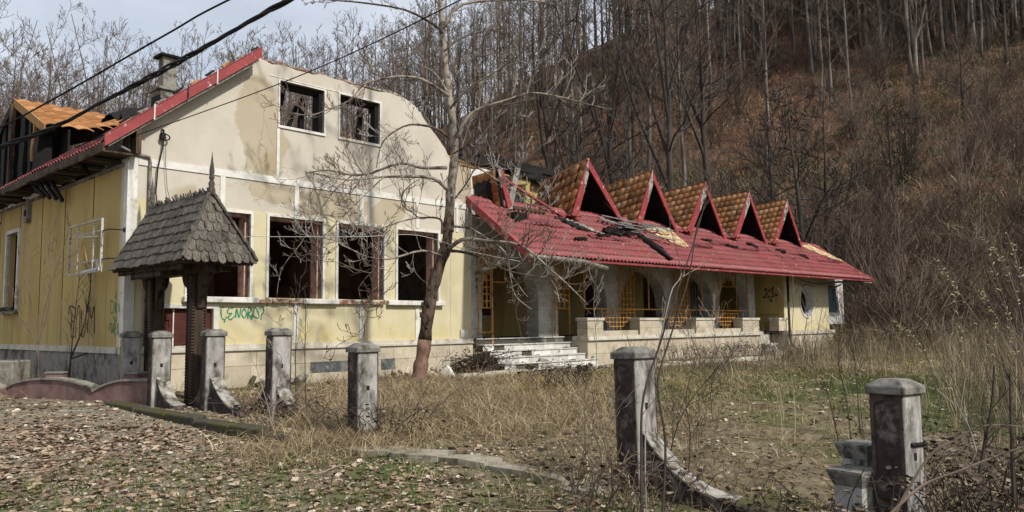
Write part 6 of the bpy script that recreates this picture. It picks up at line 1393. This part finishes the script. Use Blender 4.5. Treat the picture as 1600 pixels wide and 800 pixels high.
place('yard_leaves', 'leaf_litter', 'pale fallen leaves scattered over the yard', 'leaf litter', X, Y, r, [leaf(s) for s in range(4)], .8, 1.6, np.clip(r.normal(.75, .2, len(X)), 0, 1), .4, .01)
# pebbles in the track
def pebble(seed):
    r = np.random.RandomState(seed); V = np.array([(1, 0, 0), (-1, 0, 0), (0, 1, 0), (0, -1, 0), (0, 0, .7), (0, 0, -.5)])*.018*r.uniform(.6, 1.3, (6, 3)); return V, np.array([(0, 2, 4), (2, 1, 4), (1, 3, 4), (3, 0, 4), (2, 0, 5), (1, 2, 5), (3, 1, 5), (0, 3, 5)])
X, Y, r = pos(9000, (-9, 2), (4, 13), 15)
place('gravel', 'leaf_litter', 'loose gravel among the leaves of the track', 'gravel', X, Y, r, [pebble(s) for s in range(5)], .4, 1.5, r.uniform(.5, .95, len(X)), .3, .004)
# fallen twigs
X, Y, r = pos(900, (-10, 4), (5, 16), 16); m = ~in_build(X, Y); X, Y = X[m], Y[m]
def stick(seed):
    r = np.random.RandomState(seed); V = []; T_ = []
    for i in range(5): x = i*.09; y = .03*sin(i*1.3+seed); z = .015+.01*r.random(); V += [(x, y-.004, z), (x, y+.004, z), (x, y, z+.008)]
    for i in range(4):
        for a, b in ((0, 1), (1, 2), (2, 0)): T_ += [(3*i+a, 3*i+b, 3*i+3+b), (3*i+a, 3*i+3+b, 3*i+3+a)]
    return np.array(V), np.array(T_)
place('fallen_twigs', 'leaf_litter', 'thin broken twigs lying on the ground', 'twigs', X, Y, r, [stick(s) for s in range(5)], .5, 1.6, r.uniform(0, .7, len(X)), .05)

# ------------------------------------------------------------ saplings, shoots and brambles (each a thing)
sr = random.Random(9)
def sapling(name, label, cat, base, stems, mat='twig_grey', group=None, n_tw=9, tl=.35, r0=.010, lev=1, minr=.003, up=.3):
    o = empty(name, base, 0, label, cat, group); mbs = MB(); O_ = Vector(base)
    for P in stems:
        P = [Vector(p)-O_ for p in P]; Q = []
        for i in range(len(P)-1):
            for t in range(4):
                p0 = P[max(i-1, 0)]; p1 = P[i]; p2 = P[i+1]; p3 = P[min(i+2, len(P)-1)]; u = t/4
                Q.append(.5*((2*p1)+(p2-p0)*u+(2*p0-5*p1+4*p2-p3)*u*u+(3*p1-p0-3*p2+p3)*u**3))
        Q.append(P[-1]); m_ = len(Q); mbs.tube(Q, [max(minr, r0*(1-.75*i/m_)) for i in range(m_)], 5)
        for j in range(n_tw):
            t = sr.uniform(.2, .98)*(m_-1); k_ = min(int(t), m_-2); tan = (Q[k_+1]-Q[k_]).normalized(); sd = rv_(sr); sd = (sd-tan*sd.dot(tan)).normalized()
            grow(mbs, sr, Q[k_].lerp(Q[k_+1], t-k_), tan*.8+sd*.6, tl*sr.uniform(.4, 1.2), max(minr, r0*.35), lev, 2, 4, 3, up, .2, minr, .7, .5)
    mbs.obj('stems', mat, o, False, False); return o
def PX(*a): return a
sapling('sapling', 'thin forked sapling against the ochre side wall behind the pink wall', 'sapling', (-9.37,15.60,0.57), [[(-9.37,15.6,0.57),(-9.39,15.6,1.32),(-9.57,15.6,2.08),(-9.69,15.6,2.98),(-9.77,15.6,3.75)],[(-9.39,15.6,1.32),(-9.29,15.6,2.08),(-9.13,15.6,2.71),(-8.96,15.6,3.29),(-8.85,15.6,3.74)],[(-9.38,15.6,1.07),(-9.53,15.6,1.57),(-9.8,15.6,1.96),(-9.95,15.6,2.47)],[(-9.39,15.6,1.32),(-9.18,15.6,2.33),(-9.27,15.6,3.1),(-9.23,15.6,3.61)]], r0=0.012, mat='twig_brown', n_tw=7, tl=0.5, minr=0.004)
sapling('sapling', 'dark twiggy sapling by the black scrawl on the side wall', 'sapling', (-8.98,16.00,0.66), [[(-8.98,16.0,0.66),(-8.95,16.0,1.31),(-8.9,16.0,2.08),(-8.84,16.0,2.74)],[(-8.97,16.0,1.05),(-8.73,16.0,1.69),(-8.63,16.0,2.34),(-8.62,16.0,2.87)],[(-9.05,16.2,1.04),(-8.56,16.2,1.3),(-8.53,16.2,2.08),(-8.49,16.2,2.75)]], r0=0.02, n_tw=12, tl=0.45, minr=0.004, mat='twig_dark')
sapling('sapling', 'two long leaning shoots crossing the tall near post', 'sapling', (0.95,6.00,0.21), [[(0.95,6.0,0.21),(0.97,6.09,0.66),(1.01,6.17,1.04),(1.16,6.26,1.43),(1.34,6.34,1.89),(1.5,6.43,2.27),(1.65,6.51,2.71),(1.71,6.6,2.93)],[(1.14,6.2,0.16),(1.2,6.32,0.68),(1.17,6.43,1.12),(1.32,6.55,1.53),(1.51,6.67,2.02),(1.62,6.78,2.47),(1.83,6.9,2.83)]], r0=0.012, n_tw=4, tl=0.5, mat='twig_dark', lev=0)
sapling('sapling', 'pale bent shoot leaning over the terrace railing in view', 'sapling', (1.08,6.60,0.07), [[(1.08,6.6,0.07),(1.12,6.7,0.83),(1.34,6.8,1.75),(1.46,6.9,1.98),(1.68,7.0,2.11)]], r0=0.008, n_tw=3, tl=0.3, mat='twig_grey', lev=0)
sapling('sapling', 'thin twiggy shoots in front of the facade between two posts', 'sapling', (-3.45,12.60,0.32), [[(-3.45,12.6,0.32),(-3.47,12.6,1.13),(-3.45,12.6,1.94),(-3.4,12.6,2.46)],[(-3.29,12.6,0.27),(-3.32,12.6,1.13),(-3.32,12.6,2.04),(-3.36,12.6,2.25)]], r0=0.009, n_tw=9, tl=0.4, mat='twig_dark', lev=1)
sapling('sapling', 'pale forked stick leaning by the post with broken wing', 'sapling', (-3.31,11.00,0.14), [[(-3.31,11.0,0.14),(-3.39,11.0,0.49),(-3.5,11.0,0.84),(-3.58,11.0,1.1)],[(-3.34,11.0,0.31),(-3.29,11.0,0.84),(-3.22,11.0,1.19),(-3.36,11.0,1.32)],[(-3.41,11.0,0.49),(-3.13,11.0,0.66),(-2.95,11.0,0.73)]], r0=0.01, n_tw=4, tl=0.35, mat='twig_grey')
sapling('sapling', 'reddish twigs rising from the lone post foot to the right', 'sapling', (-1.39,10.60,0.09), [[(-1.39,10.6,0.09),(-1.3,10.6,0.51),(-1.13,10.6,0.84),(-0.96,10.6,1.18)],[(-1.46,10.5,0.1),(-1.5,10.5,0.6),(-1.72,10.5,0.94)],[(-1.37,10.8,0.14),(-0.98,10.8,0.57),(-0.54,10.8,0.91),(-0.1,10.8,1.16)],[(-1.7,10.4,0.12),(-1.78,10.4,0.53),(-1.95,10.4,0.74)]], r0=0.009, n_tw=9, tl=0.4, mat='twig_brown')
sapling('sapling', 'tangle of thin shoots left of the tall near post', 'sapling', (0.56,7.40,-0.11), [[(0.56,7.4,-0.11),(0.6,7.4,0.24),(0.66,7.4,0.53),(0.65,7.4,0.82)],[(0.73,7.6,-0.16),(0.83,7.6,0.32),(0.75,7.6,0.68),(0.78,7.6,0.98)],[(0.43,7.2,-0.06),(0.55,7.2,0.16),(0.9,7.2,0.24),(1.05,7.2,0.38)],[(0.92,7.4,-0.11),(0.9,7.4,0.29),(0.84,7.4,0.53),(0.97,7.4,0.82),(1.18,7.4,1.05)],[(1.03,7.0,-0.02),(1.18,7.0,0.3),(1.61,7.0,0.57),(2.01,7.0,0.74)]], r0=0.009, n_tw=7, tl=0.35, mat='twig_brown')
sapling('sapling', 'leafless shoots right of the tall near post', 'sapling', (1.64,7.60,0.07), [[(1.64,7.6,0.07),(1.68,7.6,0.55),(1.65,7.6,0.91),(1.77,7.6,1.27)],[(1.59,8.4,0.04),(1.74,8.4,0.57),(2.02,8.4,0.97),(2.37,8.4,1.23)],[(3.05,12.0,-0.26),(2.98,12.0,0.51),(3.14,12.0,1.08)]], r0=0.008, n_tw=8, tl=0.4, mat='twig_dark')
sapling('sapling', 'dry stems in the yard behind the near post', 'sapling', (3.80,9.00,0.26), [[(3.8,9.0,0.26),(3.77,9.0,0.76),(3.7,9.0,1.12),(3.73,9.0,1.48)],[(3.91,9.0,0.33),(3.9,9.0,0.83),(3.89,9.0,1.19)],[(3.74,9.2,0.23),(3.68,9.2,0.6),(3.62,9.2,0.89)]], r0=0.008, n_tw=8, tl=0.35, mat='twig_dark')
sapling('sapling', 'twiggy young tree before the bay with the round window', 'sapling', (9.43,27.00,-0.46), [[(9.43,27.0,-0.46),(9.51,27.0,0.84),(9.65,27.0,2.15),(9.65,27.0,3.03)],[(9.76,27.0,-0.47),(9.93,27.0,0.83),(10.21,27.0,2.36)],[(10.2,27.0,-0.47),(10.36,27.0,0.83),(10.64,27.0,2.14)],[(9.0,27.0,-0.46),(8.92,27.0,0.41),(8.74,27.0,1.28)]], r0=0.02, n_tw=5, tl=1.0, mat='twig_brown', minr=0.006)
sapling('sapling', 'twiggy shrub before the middle of the terrace wall', 'sapling', (6.16,24.00,-0.02), [[(6.16,24.0,-0.02),(6.16,24.0,0.95),(6.07,24.0,1.92)],[(5.97,24.0,-0.01),(5.61,24.0,0.86),(5.24,24.0,1.54)],[(6.26,24.0,-0.02),(6.68,24.0,0.75),(7.09,24.0,1.42)]], r0=0.016, n_tw=12, tl=0.8, mat='twig_grey', minr=0.006)
sapling('sapling', 'slim shrub before the terrace beside the first pier', 'sapling', (4.04,21.00,0.20), [[(4.04,21.0,0.2),(4.03,21.0,1.04),(3.99,21.0,2.06)],[(2.06,20.0,0.13),(2.12,20.0,1.09),(2.07,20.0,2.06),(2.12,20.0,2.71)]], r0=0.012, n_tw=9, tl=0.6, mat='twig_grey', minr=0.005)
# catkin shoots
CAT = []
_s = [[(5.41,8.6,0.1),(5.36,8.73,1.19),(5.06,8.87,1.9),(4.83,9.0,2.35)],[(5.36,8.4,0.27),(5.44,8.53,1.19),(5.43,8.67,1.82),(5.34,8.8,2.44)]]
CAT.append((sapling('willow_shoot', 'arching shoot with pale catkins at the right edge', 'willow', (5.41,8.60,0.10), _s, mat='twig_brown', n_tw=5, tl=.5, r0=.008, lev=0), _s))
_s = [[(5.24,8.0,0.33),(5.23,8.07,1.48),(5.19,8.15,2.01),(5.12,8.23,2.28),(4.97,8.3,2.48)],[(5.39,8.0,0.71),(5.33,8.1,1.61),(5.3,8.2,2.14),(5.28,8.3,2.52)]]
CAT.append((sapling('willow_shoot', 'catkin shoots reaching up the far right edge', 'willow', (5.24,8.00,0.33), _s, mat='twig_brown', n_tw=5, tl=.5, r0=.008, lev=0), _s))
_s = [[(5.61,10.0,0.49),(5.77,10.07,1.13),(5.74,10.13,1.62),(5.74,10.2,1.99)],[(5.85,10.0,0.49),(6.06,10.07,1.13),(6.25,10.13,1.61),(6.07,10.2,1.99)],[(5.64,10.5,0.44),(5.56,10.6,1.11),(5.37,10.7,1.45),(5.21,10.8,1.63)]]
CAT.append((sapling('willow_shoot', 'fine catkin shoots before the thicket at right', 'willow', (5.61,10.00,0.49), _s, mat='twig_brown', n_tw=5, tl=.5, r0=.008, lev=0), _s))
sapling('bramble_cane', 'long arching purple cane in the lower right corner', 'bramble', (2.40,5.20,0.34), [[(2.4,5.2,0.34),(2.69,5.3,0.52),(3.01,5.4,0.6),(3.33,5.5,0.68),(3.67,5.6,0.75)],[(2.65,5.6,0.28),(2.92,5.65,0.64),(3.14,5.7,0.75),(3.4,5.75,0.85),(3.81,5.8,0.82)]], mat='twig_brown', n_tw=8, tl=.2, r0=.012, lev=0)
sapling('cut_stem', 'two cut upright dark stems at the right edge', 'bramble', (3.63,6.20,0.52), [[(3.6,6.2,0.42),(3.66,6.2,0.67),(3.73,6.2,0.96),(3.77,6.2,1.26)],[(3.73,6.0,0.27),(3.74,6.0,0.65),(3.75,6.0,0.93),(3.76,6.0,1.2)]], mat='twig_dark', n_tw=6, tl=.3, r0=.018, lev=1)
sapling('broken_cane', 'pale bent cane standing out from the bramble tangle', 'bramble', (3.70,6.40,0.56), [[(3.7,6.4,0.56),(3.66,6.4,0.74),(3.59,6.4,0.89),(3.56,6.4,0.97)]], mat='twig_grey', n_tw=2, tl=.2, r0=.009, lev=0)
def catkins(o, stems, n_=26):
    O_ = Vector(o.location); V = []; mbs = MB()
    for P in stems:
        P = [Vector(p)-O_ for p in P]
        for j in range(n_):
            t = sr.uniform(.35, 1)*(len(P)-1); k_ = min(int(t), len(P)-2); q = P[k_].lerp(P[k_+1], t-k_); d_ = rv_(sr); d_.z = abs(d_.z)*.6; d_.normalize(); q2 = q+d_*.05
            mbs.tube([q+d_*.01, q+d_*.022, q+d_*.038, q+d_*.048], [.002, .0055, .005, .002], 5)
    me = mbs.mesh('catkins'); a = me.attributes.new('tint', 'FLOAT', 'POINT'); a.data.foreach_set('value', [sr.random() for _ in me.vertices]); link('catkins', me, 'catkin', o, kind='stuff')
for o, st in CAT: catkins(o, st)
# bramble tangle in the lower right corner
def tangle(base, sx_, sy_, h, n_, seed, label, leaves=260):
    r = random.Random(seed); o = empty('bramble', base, 0, label, 'bramble'); mb = MB(); L_ = []
    for i in range(n_):
        x, y = r.gauss(0, sx_*.5), r.gauss(0, sy_*.5); a = r.uniform(0, 6.28); l_ = r.uniform(.4, 1.2)*h*1.6; pts = []
        z0 = hzf(base[0]+x, base[1]+y)-base[2]
        for k_ in range(7): t = k_/6; pts.append(Vector((x+cos(a)*l_*t*.9+r.gauss(0, .02), y+sin(a)*l_*t*.6+r.gauss(0, .02), z0+h*r.uniform(.85, 1.1)*sin(pi*min(1, t*.8+.02))*(.4+.6*r.random() if k_ == 0 else .9)*(0 if k_ == 0 else 1))))
        mb.tube(pts, [.0065*(1-.6*k_/6) for k_ in range(7)], 4, False); L_ += pts[1:]
    mb.obj('canes', 'twig_dark' if seed % 2 else 'twig_brown', o, False, False)
    tv, tt2 = leaf(3); rs = np.random.RandomState(seed); P = np.array([tuple(r.choice(L_)+rv_(r, .05)) for _ in range(leaves)]); k_ = stamp(tv, tt2, P, rs.uniform(0, 6.28, leaves), rs.uniform(.5, 1.2, leaves), rs.random(leaves), rs.normal(0, 1.0, leaves))
    bulk('withered_leaves', [k_], 'dead_leaves', kind=None, parent=o)
tangle((4.1, 6.3, -.3), 1.1, .7, .75, 90, 1, 'dense bramble tangle right of the nearest post', 900)
tangle((4.6, 7.6, -.25), 1.0, .8, .8, 70, 2, 'second bramble tangle further back at the right edge', 600)
tangle((2.4, 6.6, -.2), .7, .5, .35, 26, 3, 'low brambles over the broken base wall left of the nearest post', 160)
tangle((1.0, 7.2, -.05), .7, .4, .45, 34, 4, 'thin brambles at the foot of the tall near post', 180)
tangle((-1.7, 10.2, .1), .5, .35, .5, 26, 5, 'brambles at the foot of the lone post left of the tree', 90)
tangle((-3.3, 11.6, .2), .6, .4, .4, 30, 6, 'brambles by the post with the broken wing', 120)
tangle((.9, 15.0, .3), .8, .6, .5, 40, 7, 'dark bramble hump in the grass right of the tree', 200)
tangle((5.0, 20.5, .25), 1.6, .8, .7, 60, 8, 'purple brown bramble hump before the terrace', 200)
tangle((8.5, 27.5, .25), 1.8, .9, .6, 60, 9, 'dark heap of brambles against the terrace wall', 500)
# evergreen creeper heap beside the steps
o = empty('creeper_heap', tuple(bw(8.6, -.7, .4)), 0, 'dark green creeper heap against the plinth left of the steps', 'creeper'); rs = np.random.RandomState(2); n_ = 2600
u = rs.random(n_); P = np.stack([rs.normal(0, .55, n_), rs.normal(0, .28, n_), np.zeros(n_)], -1); P[:, 0] -= .1; P[:, 2] = np.abs(rs.normal(0, .22, n_))*np.exp(-(P[:, 0]-.4)**2)*1.7; tv, tt2 = leaf(1)
k_ = stamp(tv, tt2, P, rs.uniform(0, 6.28, n_), rs.uniform(.5, 1.1, n_), rs.uniform(0, .5, n_), rs.normal(0, .9, n_)); bulk('leaves', [k_], 'dead_leaves', kind=None, parent=o)
mb = MB()
for i in range(26): a = sr.uniform(0, 6.3); mb.tube([(sr.gauss(0, .4), sr.gauss(0, .2), -.1), (sr.gauss(0, .4), sr.gauss(0, .2), .25), (sr.gauss(0, .6)+.2, sr.gauss(0, .3), sr.uniform(.3, .6))], .01, 4)
mb.obj('stems', 'twig_dark', o, False, False)
# rubble at the foot of the steps and under the facade
for nm, lb, cx, cy, n_, sp_ in (('rubble_heap', 'broken stone rubble at the foot of the white steps', 10.6, -2.4, 12, .9), ('rubble_heap', 'white rubble below the cellar vent of the facade', 3.0, -.5, 14, .45), ('rubble_heap', 'orange and white rubble between the lone post and the tree', 6.7, -.5, 12, .4), ('rubble_heap', 'white rubble in the gap between terrace and bay', 24.7, -1.9, 12, .5)):
    w0 = bw(cx, cy); e = empty(nm, (w0.x, w0.y, hzf(w0.x, w0.y)), 0, lb, 'rubble')
    for i in range(n_):
        s = rnd.uniform(.05, .2); M = Matrix.Translation((rnd.gauss(0, sp_), rnd.gauss(0, sp_*.5), s*.3+rnd.uniform(0, .12))) @ Matrix.Rotation(rnd.uniform(0, 3), 4, rv_(rnd)) 
        me = MB().box(-s, s, -s*.7, s*.7, -s*.35, s*.35, M).mesh('rubble_piece'); bevel(me, s*.12); link('rubble_piece', me, rnd.choice(['white_trim', 'stone_panel', 'coping', 'red_brick'] if 'orange' in lb else ['stone_panel', 'coping', 'moss_stone']), e)
